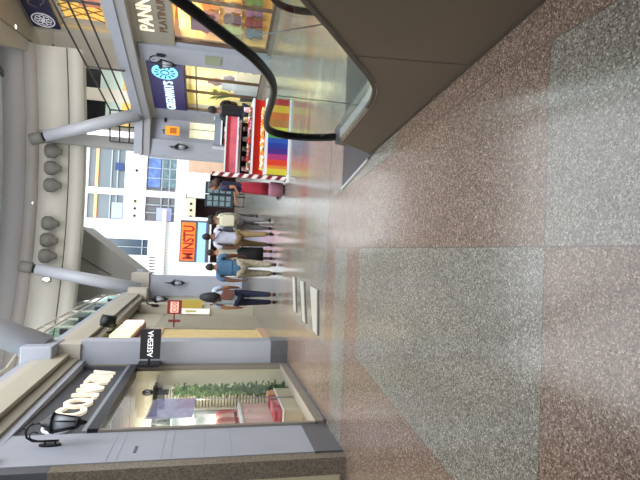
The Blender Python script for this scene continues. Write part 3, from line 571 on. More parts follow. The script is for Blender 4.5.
MB().box(-2.25, -2.1, 11.6, 14.2, 3.22, 3.78).build('sign_board', M('red_brown_board', '7a4238', 0.5), ls)
mb = MB()
for k in range(5): y = 11.75+k*0.36; mb.box(-2.1, -2.04, y, y+0.24, 3.28, 3.72)
mb.build('letter_blocks', M('lit_lime', 'eef0b4', 0.5, emit=0.9), ls)
MB().box(-2.1, -2.03, 13.6, 13.9, 3.26, 3.72).box(-2.1, -2.03, 13.98, 14.12, 3.26, 3.72).build('white_blocks', M('lit_pinkwhite', 'ffe3dc', 0.5, emit=0.9), ls)
rs = thing('projecting_sign', 'small dark red projecting sign with a pale pink letter field on the left wall', 'sign', (-1.65, 14.3, 2.3))
MB().box(-1.84, -1.46, 14.0, 14.06, 2.28, 2.66).build('sign_panel', M('dark_red', '7c2b2b', 0.5), rs); MB().box(-1.80, -1.50, 13.99, 14.001, 2.36, 2.58).build('light_field', M('pink_field', 'e9b3a4', 0.5, emit=0.4), rs)
text_mb('COS', (-1.79, 13.985, 2.41), (1, 0, 0), (0, 0, 1), 0.17, 0.004, 0.85, 0.006).build('lettering', M('lettering_red', '8c2f2c', 0.5), rs)
MB().tube([(-1.84, 14.03, 2.47), (-2.2, 14.03, 2.47)], 0.02, 6).box(-2.06, -2.0, 13.98, 14.08, 2.3, 2.62).build('bracket', M('dark_red', ''), rs)
tag(MB().box(-2.05, -1.76, 17.1, 17.19, 1.75, 2.5).build('ochre_panel', M('ochre_banner', 'b9a44c', 0.6, emit=0.1)), 'ochre yellow panel on the far left pier beside the dark red sign', 'panel')
wp = thing('white_notice', 'white notice strip with tiny yellow mark beneath the dark red sign', 'notice', (-2.15, 17.1, 1.5))
MB().box(-2.24, -2.06, 17.1, 17.18, 1.5, 2.5).build('sheet', M('lit_white_sheet', 'f4f4f0', 0.5, emit=0.35), wp); MB().box(-2.18, -2.11, 17.09, 17.1, 1.95, 2.3).build('yellow_mark', M('yellow_mark', 'd8cf86', 0.5), wp)

# spotlight on left fascia
sp_ = thing('spotlight', 'black cylindrical spotlight on an arm at the left fascia', 'lamp', (-2.0, 12.0, 3.9))
MB().tube([(-1.72, 11.9, 3.93), (-1.78, 12.0, 3.66)], [0.13, 0.15], 16).build('head', black, sp_); MB().tube([(-2.1, 12.1, 4.02), (-2.0, 12.05, 3.72), (-1.85, 12.0, 3.62), (-1.75, 11.98, 3.75)], 0.025, 8).build('arm', black, sp_)

# upper left floor backdrop
struct(MB().box(-6.5, -6.3, 1, 24, 4.4, 9.2).build('wall_upper_left', M('upper_left_wall', '9c9d9f', 0.6))); struct(MB().box(-6.5, -2.6, 23.6, 23.8, 4.4, 9.1).build('wall_upper_left_end', M('sky_bright_glazing', 'cfe0e2', 0.4)))
mb = MB()
for k in range(5): mb.tube([(-4.2, 7.5+k*1.4, 4.50), (-4.2, 7.5+k*1.4, 7.6)], 0.03, 6)
for z in (5.6, 6.2, 7.0): mb.tube([(-4.2, 4, z), (-4.2, 14, z+0.4)], 0.035, 6)
tag(mb.build('pipe_rack', M('dark_pipe', '474a4e', 0.5)), 'dark steel bars behind the near left strut on the upper floor', 'metal frame')

# ---- sloping stair underside at the back left
struct(MB().prism([(0.75, 22.2, 7.0), (-1.46, 22.2, 4.05), (-1.95, 22.2, 4.6), (-2.6, 22.2, 7.5), (0.2, 22.2, 7.5)], (0, 2.6, 0)).build('trim_27', M('stair_soffit_grey', '85837c', 0.7)))
struct(MB().tube([(-0.48, 22.19, 7.05), (-1.30, 22.19, 5.65)], 0.03, 6).build('trim_28', groove))
struct(MB().box(-2.6, -1.0, 21.6, 22.1, 4.3, 4.55).build('trim_29', bluegrey))

# ------------------------------------------------------------------ back facade Y=35
wf = M('facade_white', 'f0f5f8', 0.6); rib = M('facade_rib', 'dfe6ea', 0.6)
mb = MB(); YB = 35.0
cols = [(-9, -0.62), (0.45, 1.75), (3.42, 3.85), (6.6, 16)]
for a, b in cols: mb.box(a, b, YB, YB+0.4, 3.6, 13)
mb.box(-0.62, 0.45, YB, YB+0.4, 9.3, 13).box(-0.62, 0.45, YB, YB+0.4, 3.6, 5.75)
for z0, z1 in [(9.75, 13), (6.05, 7.45), (3.3, 4.1)]: mb.box(1.75, 3.42, YB, YB+0.3, z0, z1).box(3.85, 6.6, YB, YB+0.3, z0, z1)
mb.box(-9, -0.95, YB, YB+0.4, 0, 3.6).box(6.5, 16, YB, YB+0.4, 0, 3.6)
struct(mb.build('wall_back', wf))
mb = MB()
for k in range(26): x = -2.9+k*0.18; 
for x in [-2.8+0.2*k for k in range(11)]+[0.55+0.2*k for k in range(6)]: mb.box(x, x+0.05, YB-0.04, YB, 5.2, 9.6)
for x in [-2.8+0.2*k for k in range(28)]: mb.box(x, x+0.05, YB-0.04, YB, 3.75, 5.6) if x < 1.7 else None
struct(mb.build('trim_30', rib))
dkw = M('facade_window_dark', '6d7a82', 0.3); 
def bwin(name_n, x0, x1, z0, z1, m=dkw): return struct(MB().box(x0, x1, YB+0.2, YB+0.3, z0, z1).build('window_%d' % name_n, m))
bwin(4, -0.62, 0.45, 5.75, 9.3, M('slate_glazing', '4a5c6c', 0.25, noise=0.25, nscale=0.8)); bwin(5, 1.75, 3.42, 7.45, 9.75); bwin(6, 3.85, 6.6, 7.45, 9.75); bwin(7, 1.75, 3.42, 4.1, 6.05, M('facade_window_dark2', '7d7c82', 0.3)); bwin(8, 3.85, 6.6, 4.1, 6.05, M('facade_window_dark2', ''))
mb = MB()
for x in (2.3, 2.85, 4.7, 5.4, 6.1): mb.box(x, x+0.06, YB+0.08, YB+0.2, 4.1, 6.05)
for x0, x1 in ((1.75, 3.42), (3.85, 6.6)):
    for z in (7.9, 8.3, 4.5, 5.0): mb.box(x0, x1, YB+0.08, YB+0.2, z, z+0.07)
mb.box(-0.1, -0.06, YB+0.1, YB+0.2, 5.75, 9.3).box(-0.62, 0.45, YB+0.1, YB+0.2, 6.1, 6.16)
struct(mb.build('trim_31', M('mullion_grey', 'aebac0', 0.5)))
for xa, xb, w in ((1.8, 3.38, 'narrow left'), (3.9, 6.5, 'wide right')): tag(MB().box(xa, xb, YB+0.05, YB+0.15, 9.15, 9.32).build('strip_light', M('amber_tube', 'f0a870', 0.5, emit=0.7)), 'amber lit strip inside the top back facade window, %s bay' % w, 'strip light')
def facade_panel(x0, x1, z0, z1, col, lab, em=0.0): return tag(MB().box(x0, x1, YB-0.08, YB+0.19 if False else YB-0.02, z0, z1).build('window_graphic', M('graphic_'+col, col, 0.5, emit=em, noise=0.35, nscale=2.2)), lab, 'sign')
g1 = MB().box(4.1, 6.5, YB+0.12, YB+0.18, 5.15, 5.95); tag(g1.build('window_graphic', M('blue_graphic', '6685c8', 0.5, emit=0.2, noise=0.5, nscale=2.5)), 'bright blue window graphic on the back facade first floor', 'sign')
tag(MB().box(4.1, 6.3, YB+0.12, YB+0.18, 4.15, 5.0).build('window_graphic', M('teal_graphic', '6b8790', 0.5, emit=0.15, noise=0.6, nscale=3)), 'grey-teal lettered graphic below the bright blue one on the back facade', 'sign')
tag(MB().box(1.8, 2.7, YB+0.06, YB+0.08, 4.3, 5.3).build('window_graphic', M('lilac_graphic', 'a2abd8', 0.5, emit=0.2)), 'lilac window graphic on the back facade right of the white ribbed wall, lower row', 'sign')
tag(MB().box(1.8, 2.9, YB+0.06, YB+0.08, 7.5, 8.2).build('window_graphic', M('lilac_graphic', '')), 'lilac window graphic on the back facade, upper row', 'sign')
tag(MB().box(5.1, 5.6, YB+0.06, YB+0.08, 7.5, 8.1).build('window_graphic', M('navy_graphic', '2f4a80', 0.5, noise=.4)), 'navy window graphic in the upper row beside the right pier', 'sign')
# round vents
def vent(x, z, i, row):
    t = thing('round_vent', 'round vent, %s row on the white back facade, %s' % (row, ['nearest the right-hand pier', 'second from the right pier', 'second from the white ribbed wall', 'nearest the white ribbed wall'][i if row == 'upper' else i+1]), 'vent', (x, YB-0.05, z), 'round vents, %s row' % row)
    MB().tube([(x, YB-0.06, z), (x, YB, z)], 0.13, 14).build('collar', M('vent_cream', 'd8cfae', 0.5), t); MB().tube([(x, YB-0.075, z), (x, YB-0.05, z)], 0.085, 12).build('bore', black, t)
for i, x in enumerate((5.15, 3.05, 2.55, 2.05)): vent(x, 6.7, i, 'upper')
for i, x in enumerate((3.1, 2.65, 2.2)): vent(x, 3.0, i, 'lower')
struct(MB().box(1.9, 3.5, YB-0.05, YB+0.3, 2.7, 3.3).build('trim_32', M('cream_band', 'e9e0c2', 0.6)))
struct(MB().box(3.55, 5.3, YB-0.1, YB+0.4, 1.8, 3.3).build('trim_33', wf)); struct(MB().box(5.3, 6.5, YB, YB+0.3, 0, 3.3).build('wall_back_shop', M('peach_wall', 'd8b79c', 0.6, noise=0.2, nscale=1.5)))
# dark ground-floor shop at the back
struct(MB().box(-1.2, 6.5, YB+3, YB+3.2, 0, 3.3).build('wall_back_inner', M('dark_maroon_wall', '4a2a2c', 0.6))); struct(MB().box(-1.3, 6.6, YB+0.3, YB+3.2, 3.3, 3.4).build('ceiling_back_shop', darkgrey))
struct(MB().box(-1.3, -1.2, YB+0.41, YB+3.2, 0, 3.4).box(6.5, 6.6, YB+0.41, YB+3.2, 0, 3.4).box(-1.3, 6.6, YB+0.41, YB+3.2, -0.05, 0.004).build('wall_back_inner_sides', M('dark_maroon_wall', '')))
# screen
sc_ = thing('led_screen', 'big orange and blue LED screen in a white frame on the back facade', 'screen', (0.45, YB-0.6, 1.5))
MB().box(-1.15, 2.15, YB-0.55, YB-0.01, 1.55, 3.75).build('white_frame', wf, sc_); MB().box(-0.95, 1.9, YB-0.60, YB-0.54, 1.68, 3.6).build('bezel', darkgrey, sc_)
MB().box(-0.85, 1.75, YB-0.62, YB-0.60, 2.62, 3.52).build('orange_picture', M('screen_orange', 'f2641e', 0.5, emit=0.9), sc_); MB().box(-0.95, 1.8, YB-0.62, YB-0.60, 1.9, 2.45).build('blue_picture', M('screen_blue', '7ea4ee', 0.5, emit=0.9), sc_)
text_mb('MINSTU', (-0.80, YB-0.622, 2.70), (1, 0, 0), (0, 0, 1), 1.0, 0.01, 0.66, 0.03).build('lettering', M('screen_dark_red', '8a1f14', 0.5, emit=0.1), sc_)
MB().box(-1.15, 2.0, YB-0.62, YB-0.2, 0, 0.05).box(-1.15, -1.0, YB-0.5, YB-0.3, 0, 1.6).box(2.0, 2.15, YB-0.5, YB-0.3, 0, 1.6).build('leg_frame', wf, sc_)
pl_ = thing('flag_pole', 'thin pale vertical banner pole left of the vents on the back facade', 'pole', (1.0, YB-1, 3.7))
tag(MB().box(-2.4, 2.6, YB-0.35, YB-0.05, 4.6, 4.85).build('canopy_beam', M('pink_white_beam', 'e8cfc4', 0.5)), 'pale pink horizontal beam above the LED screen', 'beam'); bpy.data.objects.remove(pl_)
# menu / directory boards
for i, (x, lab) in enumerate([(2.45, 'left'), (3.1, 'right')]):
    t = thing('menu_board', 'dark teal menu board with pale panels, the %s one of the pair behind the walkers' % lab, 'board', (x, 25.0, 0), 'menu boards')
    MB().box(x-0.3, x+0.3, 25.0, 25.08, 0.55, 1.95).build('panel', M('dark_teal', '26404a', 0.5), t)
    mb = MB()
    for r in range(4):
        for c in range(2): mb.box(x-0.25+c*0.27, x-0.03+c*0.27, 24.98, 25.0, 0.68+r*0.31, 0.9+r*0.31)
    mb.build('pale_panels', M('pale_menu', '8fa6ae', 0.5, noise=0.4, nscale=12), t); MB().box(x-0.28, x-0.22, 25, 25.06, 0, 0.55).box(x+0.22, x+0.28, 25, 25.06, 0, 0.55).box(x-0.3, x+0.3, 24.85, 25.25, 0, 0.03).build('stand', black, t)

# ------------------------------------------------------------------ wall lanterns
def lantern(base, out, label, s=1.0, detail=True):
    """base: wall point, out: unit vector away from wall"""
    B = Vector(base); O = Vector(out).normalized(); U = Vector((0, 0, 1)); T = O.cross(U)
    t = thing('wall_lantern', label, 'lantern', B, 'black scroll-arm wall lanterns')
    def P(o, z, q=0): return B+O*o*s+U*z*s+T*q*s
    MB().tube([P(0.0, -0.12), P(0.02, -0.12)], 0.001, 4)
    n = 16; MB().prism([P(0, 0.13*math.sin(2*math.pi*k/n), 0.05*math.cos(2*math.pi*k/n)) for k in range(n)], O*0.025*s).build('back_plate', black, t)
    mb = MB(); pts = [P(0.02, 0.06), P(0.06, 0.06)]; mb.tube(pts, 0.012*s, 6); mb.tube([P(0.02, -0.06), P(0.06, -0.06)], 0.012*s, 6)
    mb.tube([P(0.06, -0.10), P(0.06, 0.10), P(0.065, 0.20), P(0.11, 0.27), P(0.18, 0.285), P(0.25, 0.26), P(0.28, 0.20)], 0.015*s, 8)
    mb.tube([P(0.07, 0.16)]+[P(0.13+0.05*math.cos(a), 0.19+0.05*math.sin(a)) for a in [math.pi-k*0.6 for k in range(8)]], 0.009*s, 6)
    mb.tube([P(0.28, 0.22), P(0.28, 0.10)], 0.012*s, 6); mb.tube([P(0.20, 0.28), P(0.24, 0.33), P(0.2, 0.36)], 0.008*s, 5)
    mb.build('scroll_arm', black, t)
    C = B+O*0.28*s
    MB().lathe([(0.015*s, 0.13*s), (0.04*s, 0.10*s), (0.06*s, 0.06*s), (0.135*s, -0.01*s), (0.14*s, -0.03*s), (0.12*s, -0.03*s)], C, 8).build('roof', black, t)
    fr = MB()
    for k in range(6):
        a = 2*math.pi*k/6; c, d = math.cos(a), math.sin(a); fr.tube([C+Vector((c*0.12, d*0.12, -0.03))*s, C+Vector((c*0.07, d*0.07, -0.30))*s], 0.009*s, 5)
    fr.lathe([(0.075*s, -0.30*s), (0.08*s, -0.32*s), (0.04*s, -0.35*s), (0.03*s, -0.39*s), (0.01*s, -0.42*s)], C, 8); cg = fr.build('cage', black, t)
    MB().lathe([(0.112*s, -0.03*s), (0.064*s, -0.30*s)], C, 6).build('glass_body', M('lantern_glass', 'a9b0bb', 0.2), cg)
    return t
lantern((-2.25, 5.93, 3.22), (1, 0, 0), 'black scroll-arm wall lantern on the near left pier', 0.88)
lantern((-1.42, 20.0, 2.9), (0.15, -1, 0), 'small black wall lantern on the far left blue-grey pier beside the LED screen', 1.0)
lantern((-2.0, 17.2, 3.3), (0.9, -0.45, 0), 'small black wall lantern on the left wall above the dark red sign', 1.0)
lantern(tuple(rp(1.95, 3.35, 0.10)), tuple(RN+RD*0.0), "black wall lantern beside the blue disc on the right-hand pier", 1.15)
lantern((3.9, 19.8, 3.0), (0.1, -1, 0), 'small black wall lantern on the right pier behind the sweet kiosk', 1.0)

# ------------------------------------------------------------------ escalator
E0 = Vector((1.333, 2.12, 0)); ED = Vector((-0.1003, 0.99495, 0)).normalized(); ES = Vector((ED.y, -ED.x, 0))    # ED = down the escalator, ES = to its right side
def ep(s, z, q=0): return E0+ED*s+ES*q+Vector((0, 0, z))
es = thing('escalator', 'escalator with brown-grey steel cladding, glass balustrade and black handrail in the right foreground', 'escalator', tuple(E0))
# profile of side cladding top
prof = [(-1.2, 2.34), (0.309, 1.181), (0.526, 0.993), (0.783, 0.785), (1.014, 0.602), (1.12, 0.53), (1.224, 0.477), (1.396, 0.437), (1.55, 0.425), (2.36, 0.415)]
for q0, nm in ((0.0, 'cladding'), (1.64, 'cladding')):
    poly = [ep(-1.2, 0.0, q0)]+[ep(2.72, 0.0, q0)]+[ep(2.40, 0.40, q0)]+[ep(a, b, q0) for a, b in prof[::-1]]
    MB().prism(poly, ES*0.06).build(nm, skirt, es)
# cladding joints
mb = MB(); mb.prism([ep(0.705, 0.0, -0.002), ep(0.708, 0.0, -0.002), ep(0.79, 0.77, -0.002), ep(0.787, 0.77, -0.002)], ES*0.002)
mb.build('cladding_joint', M('joint_dark', '40382f', 0.6), es)
MB().prism([ep(-1.2, 0, -0.008), ep(2.72, 0, -0.008), ep(2.70, 0.025, -0.008), ep(-1.2, 0.025, -0.008)], ES*0.01).build('base_strip', M('joint_dark', ''), es)
for q0 in (0.0, 1.44):   # deck cap, between cladding and glass
    vs = []; 
    P = [ep(a, b, q0) for a, b in prof]
    mb = MB(); mb.sweep(P, [(-0.005, -0.02), (0.205, -0.02), (0.205, 0.012), (-0.005, 0.012)], up=(0, 0, 1), smooth=False); mb.build('deck', alu if q0 > 1 else M('deck_steel', '9a958c', 0.25, 0.7), es)
    MB().sweep([p+ES*0.0 for p in P[:9]], [(-0.010, -0.014), (0.03, -0.014), (0.03, 0.016), (-0.010, 0.016)], smooth=False).build('edge_bead', M('joint_dark', ''), es)
MB().sweep([ep(a, b+0.014, 0.0) for a, b in prof[5:]], [(0.02, 0), (0.10, 0), (0.10, 0.004), (0.02, 0.004)], smooth=False).build('deck_strip', alu, es)
# glass balustrades with handrail centreline
hr = [(-1.4, 3.66), (0.683, 1.828), (0.805, 1.72), (1.019, 1.535), (1.179, 1.393), (1.343, 1.286), (1.516, 1.2), (1.684, 1.158), (1.946, 1.145), (2.224, 1.145), (2.42, 1.138), (2.56, 1.11), (2.65, 1.06), (2.71, 0.97), (2.735, 0.86), (2.738, 0.75), (2.72, 0.62), (2.67, 0.47), (2.60, 0.34)]
for q0, side in ((0.12, 0), (1.50, 1)):
    top = [(a, b-0.03) for a, b in hr]; cut = [0.70, 1.80]
    lim = [(-1.4, 0.75), (0.75, 1.85), (1.85, 2.72)]
    def zt(s, L): 
        for (a, b), (c, d) in zip(L, L[1:]):
            if a <= s <= c: return b+(d-b)*(s-a)/(c-a)
        return L[-1][1]
    seq = top[:13]
    for a, b in lim:
        ss = [a+0.006]+[p[0] for p in seq if a+0.02 < p[0] < b-0.02]+[b-0.006]
        up_ = [ep(s, zt(s, seq), q0) for s in ss]; lo = [ep(min(s, 2.36), max(zt(min(s, 2.36), prof), 0.41), q0) for s in ss]
        if b > 2.7:
            up_ = [ep(s, z, q0) for s, z in [(1.856, zt(1.856, seq))]+[p for p in top if p[0] > 1.9 and p[1] > 0.4][:-1]]; lo = [ep(2.36, 0.42, q0), ep(1.856, 0.425, q0)][::-1]
        MB().prism(up_+lo[::-1], ES*0.012).build('glass_panel', glass, es)
    MB().sweep([ep(s, z, q0+0.006) for s, z in hr], [(-0.030, -0.018), (-0.036, 0.0), (-0.028, 0.022), (0.0, 0.030), (0.028, 0.022), (0.036, 0.0), (0.030, -0.018)], up=tuple(ES.cross(ED))) if False else None
    mb = MB(); P = [ep(s, z, q0+0.006) for s, z in hr]
    for k in range(3):
        P = [P[0]]+[x for i in range(len(P)-1) for x in (P[i]*0.75+P[i+1]*0.25, P[i]*0.25+P[i+1]*0.75)]+[P[-1]] if k < 2 else P
    n = 12; vs = []
    for i, p in enumerate(P):
        tt = (P[min(i+1, len(P)-1)]-P[max(i-1, 0)]).normalized(); w = tt.cross(ES).normalized(); w = -w
        for j in range(n):
            a = 2*math.pi*j/n; vs.append(p+ES*(0.040*math.cos(a))+w*(0.030*math.sin(a)))
    mb.add(vs, [(i*n+j, i*n+(j+1) % n, (i+1)*n+(j+1) % n, (i+1)*n+j) for i in range(len(P)-1) for j in range(n)]+[tuple(range(n)), tuple((len(P)-1)*n+j for j in range(n))], 0, True)
    mb.build('handrail', rubber, es)
    for k_s in ((0.706, 1.0, 0.925, 1.36), (1.80, 0.43, 1.80, 1.12)): MB().tube([ep(k_s[0], k_s[1], q0+0.006), ep(k_s[2], k_s[3], q0+0.006)], 0.004, 6).build('glass_joint', M('glass_joint_grey', '70767a', 0.4), es)
    MB().prism([ep(2.30, 0.405, q0-0.09), ep(2.66, 0.405, q0-0.06), ep(2.72, 0.30, q0-0.05), ep(2.72, 0.0, q0-0.06), ep(2.30, 0.0, q0-0.09)], ES*0.17).build('handrail_inlet', plate, es)
# landing plate & steps
MB().prism([(0.83, 5.87, 0.0), (1.02, 4.86, 0.0), (1.12, 4.40, 0), (2.75, 4.55, 0.0), (2.60, 5.87, 0.0)], (0, 0, 0.012)).build('landing_plate', M('landing_steel', '3e4347', 0.35, 0.5), es)
MB().prism([(0.81, 5.87, 0.0), (1.00, 4.86, 0.0), (1.03, 4.86, 0.0), (0.84, 5.87, 0.0)], (0, 0, 0.022)).build('landing_trim', alu, es)
mb = MB()
for k in range(9):
    s1 = 1.9-k*0.40; z = 0.02+max(0, k-1)*0.30 if k > 1 else 0.02
    z = 0.02 if k < 1 else 0.02+(k-0)*0.21
    mb.prism([ep(s1-0.4, 0.0 if k < 1 else z-0.21, 0.26), ep(s1, 0.0 if k < 1 else z-0.21, 0.26), ep(s1, z, 0.26), ep(s1-0.4, z, 0.26)], ES*1.0)
mb.build('steps', M('step_metal', '4c4f52', 0.45, 0.6), es)

# pale slabs standing in for skylight reflections, with a painted dark shadow edge
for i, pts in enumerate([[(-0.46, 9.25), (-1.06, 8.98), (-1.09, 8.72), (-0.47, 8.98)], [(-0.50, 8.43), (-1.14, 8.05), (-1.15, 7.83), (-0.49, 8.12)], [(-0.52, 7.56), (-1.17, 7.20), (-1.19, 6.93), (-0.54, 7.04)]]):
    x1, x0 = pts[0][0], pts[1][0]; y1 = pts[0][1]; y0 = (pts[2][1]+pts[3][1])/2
    t = thing('floor_reflection', ['farthest', 'middle', 'nearest'][i]+' of three white strips standing in for skylight reflections on the floor ahead of the walkers', 'floor strip', ((x0+x1)/2, (y0+y1)/2, 0), 'painted floor reflections')
    MB().prism([(a, b, 0.0) for a, b in pts], (0, 0, 0.018)).build('reflection_slab', M('reflection_white', 'a3a29b', 0.35), t); 
    MB().prism([(pts[2][0], pts[2][1]-0.07, 0), (pts[3][0], pts[3][1]-0.07, 0), (pts[3][0], pts[3][1], 0), (pts[2][0], pts[2][1], 0)], (0, 0, 0.014)).build('shadow_edge', M('shadow_edge_grey', '55534e', 0.5), t)

# ------------------------------------------------------------------ sweet kiosk
kx0, kx1, ky = 1.66, 3.32, 10.4; kc = 2.86
k_ = thing('sweet_kiosk', 'sweet kiosk with rainbow-striped base panel, glowing red shelves and striped pole', 'kiosk', (kx0, ky, 0))
rb = ['d8d04a', 'e08a3a', 'd9402f', '9a3a7c', '402f86', '2b3f9c', '3e9a4a', 'd8d84e']
order = ['d6c83f', 'dd8a3a', 'd8422e', 'ad3a78', '4a2f84', '2b3f98', '2f57b0', '4fa04a', 'd9d648', 'b5763c', 'd0682c', 'e0b83c', 'b43a38', '9a3a7c', '402f86', '2b3f9c', '3e9a4a', 'd9d648', 'dd8a3a', 'd8422e']
mats = [M('rainbow_'+c, c, 0.35) for c in dict.fromkeys(order)]; keys = list(dict.fromkeys(order)); mb = MB(); w = (kx1-kx0)/len(order)
wd = [0.13, 0.07, 0.13, 0.12, 0.13, 0.11, 0.11, 0.12, 0.12]+[0.16]*11
x = kx0
for i, c in enumerate(order):
    if x >= kx1: break
    mb.box(x, min(x+wd[i], kx1), ky, ky+0.02, 0.05, 0.48, keys.index(c)); x += wd[i]
mb.build('rainbow_panel', mats, k_)
MB().box(kx0, kx1, ky+0.02, ky+0.72, 0.03, 0.48).build('base_cabinet', M('maroon_side', '7a4a50', 0.5), k_); MB().box(kx0-0.03, kx1, ky-0.04, ky+0.725, 0.0, 0.04).build('plinth', white, k_)
redglow = M('red_glow_acrylic', 'c0261c', 0.4, emit=0.15); pinkm = M('pink_canopy', 'e0687a', 0.5, noise=0.3, nscale=4)
MB().box(kx0, kx1, ky+0.02, ky+0.72, 0.48, 0.54).build('counter_top', white, k_)
MB().box(kx0, kx1, ky+0.22, ky+0.28, 0.54, 0.78).build('lit_back_panel', redglow, k_)
MB().box(kx0, kx1, ky+0.12, ky+0.68, 0.78, 0.82).build('shelf', white, k_); MB().box(kx0, kc, ky+0.3, ky+0.68, 1.04, 1.07).build('shelf', white, k_)
MB().box(kx0, kc, ky+0.5, ky+0.56, 0.82, 1.04).build('black_back_panel', black, k_)
MB().box(kx0-0.02, kc, ky+0.10, ky+0.72, 1.14, 1.36).build('canopy', pinkm, k_); MB().box(kx0-0.02, kc, ky+0.08, ky+0.10, 1.36, 1.39).box(kx0-0.02, kc, ky+0.08, ky+0.10, 1.11, 1.14).build('canopy_trim', white, k_); MB().box(kx0-.02, kc, ky+0.09, ky+0.1, 1.30, 1.36).build('canopy_band', M('deep_red', 'a8242c', 0.5), k_)
for xx in (kx0+0.02, 2.8): MB().box(xx, xx+0.04, ky+0.68, ky+0.72, 0.54, 1.14).build('post', white, k_)
# candy-striped poles
def candy(x, y, z1, parent):
    n = 16; mb = MB(); seg = 64; r = 0.045; vs = [(x+r*math.cos(2*math.pi*j/n), y+r*math.sin(2*math.pi*j/n), z1*i/seg) for i in range(seg+1) for j in range(n)]
    for i in range(seg):
        for j in range(n): mb.add([vs[i*n+j], vs[i*n+(j+1) % n], vs[(i+1)*n+(j+1) % n], vs[(i+1)*n+j]], [(0, 1, 2, 3)], int(((i*1.0+j*0.5) // 4) % 2), False)
    mb.build('candy_pole', [M('candy_white', 'f4ecea', 0.4), M('candy_maroon', '7a2230', 0.4)], parent)
    MB().box(x-0.08, x+0.08, y-0.08, y+0.08, 0, 0.05).build('pole_foot', white, parent)
candy(kx0-0.07, ky, 1.62, k_)
# sweets
def sweets(name, x0, x1, y0, y1, z, n, cols, label, r=0.035):
    mb = MB(); rnd = random.Random(n)
    for i in range(n): mb.ball((rnd.uniform(x0, x1), rnd.uniform(y0, y1), z+r*0.8+rnd.random()*r*1.2), (r, r*0.9, r*0.85), 5, rnd.randrange(len(cols)))
    return tag(mb.build(name, cols), label, 'sweets', kind='stuff')
cm = [M('sweet_'+c, c, 0.35) for c in ('f2efe6', 'd8a860', 'c0392b', 'e8d060', 'd98aa8', '6f8a5a')]
sweets('loose_sweets', kx0+0.1, kx1-0.2, ky+0.05, ky+0.2, 0.54, 190, [cm[0], cm[1], cm[3], M('sweet_orange_lit', 'ff7a30', 0.4, emit=0.4)], 'mixed white and amber sweets along the counter of the kiosk, lowest tier')
sweets('loose_sweets', kx0+0.1, kx1-0.2, ky+0.16, ky+0.34, 0.82, 170, [cm[0], cm[2], cm[4], cm[5]], 'mixed sweets on the middle shelf of the kiosk')
tone = [('f0e6dc', 'white'), ('e5a9b4', 'pink'), ('cf3a34', 'red'), ('8f9a6a', 'olive'), ('e6c25a', 'yellow'), ('6a4a3c', 'brown')]
for i in range(7):
    x = kx0+0.15+i*0.22; c, nm = tone[(i*2) % 6] if i % 2 else tone[(i+1) % 6]
    t = thing('sweet_jar', '%s sweet jar on the middle kiosk shelf, %s from the striped pole' % (nm, ['first', 'second', 'third', 'fourth', 'fifth', 'sixth', 'seventh', 'eighth', 'ninth'][i]), 'jar', (x, ky+0.42, 0.82), 'jars on the middle kiosk shelf')
    MB().lathe([(0.055, 0), (0.06, 0.01), (0.06, 0.12), (0.045, 0.145)], (x, ky+0.42, 0.82), 12).build('body', M('jar_'+nm, c, 0.3), t); jb = t.children[0]; MB().lathe([(0.048, 0.145), (0.05, 0.15), (0.05, 0.175), (0.01, 0.18)], (x, ky+0.42, 0.82), 12).build('lid', white, jb)
# pink stool by the kiosk
st = thing('pouf_stool', 'mauve padded stool beside the striped pole of the kiosk', 'stool', (1.42, 11.0, 0))
MB().lathe([(0.13, 0.02), (0.16, 0.05), (0.17, 0.30), (0.14, 0.34)], (1.42, 11.0, 0), 18).build('cushion', M('mauve_cloth', '8f5f70', 0.8), st); MB().lathe([(0.12, 0), (0.12, 0.03)], (1.42, 11.0, 0), 14).build('foot_ring', black, st)
# goods wall right behind kiosk
gw = thing('goods_stand', 'tall rack of colourful packets behind the sweet kiosk', 'display rack', (3.9, 13.2, 0))
MB().box(2.75, 3.5, 13.3, 13.4, 0, 1.62).build('back_panel', M('rack_back', '6c7480', 0.6), gw)
for z in (0.4, 0.8, 1.15, 1.45): MB().box(2.75, 3.5, 13.05, 13.3, z-0.03, z).build('shelf', white, gw)
for x in (2.71, 3.5): MB().box(x, x+0.04, 13.0, 13.4, 0, 1.65).build('side_post', alu, gw)
for r, z in enumerate((0.4, 0.8, 1.15)):
    for i in range(4):
        x = 2.79+i*0.175; c, nm = tone[(i*5+r) % 6]
        tag(MB().prism([(x, 13.1, z), (x+0.13, 13.1, z), (x+0.13, 13.18, z), (x, 13.18, z)], (0, 0, 0.22)).build('packet', M('jar_'+nm, c)), '%s packet on the %s shelf of the goods rack behind the kiosk, %s' % (nm, ['lowest', 'middle', 'upper'][r], ['leftmost', 'second from left', 'third from left', 'rightmost'][i]), 'packet', 'packets on the goods rack')

# ------------------------------------------------------------------ people
def skin_mesh(nodes, edges, radii, root=0, sub=1):
    me = bpy.data.meshes.new('sk'); me.from_pydata([Vector(n) for n in nodes], edges, []); o = bpy.data.objects.new('sk', me); COL.objects.link(o)
    md = o.modifiers.new('s', 'SKIN'); 
    for i, d in enumerate(me.skin_vertices[0].data): r = radii[i]; d.radius = (r, r) if not isinstance(r, tuple) else r; d.use_root = (i == root)
    md.use_smooth_shade = True; md.branch_smoothing = 0.3
    s = o.modifiers.new('u', 'SUBSURF'); s.levels = sub; s.render_levels = sub
    dg = bpy.context.evaluated_depsgraph_get(); em = bpy.data.meshes.new_from_object(o.evaluated_get(dg)); V = [v.co.copy() for v in em.vertices]; F = [list(p.vertices) for p in em.polygons]
    bpy.data.objects.remove(o); bpy.data.meshes.remove(me); bpy.data.meshes.remove(em); return V, F

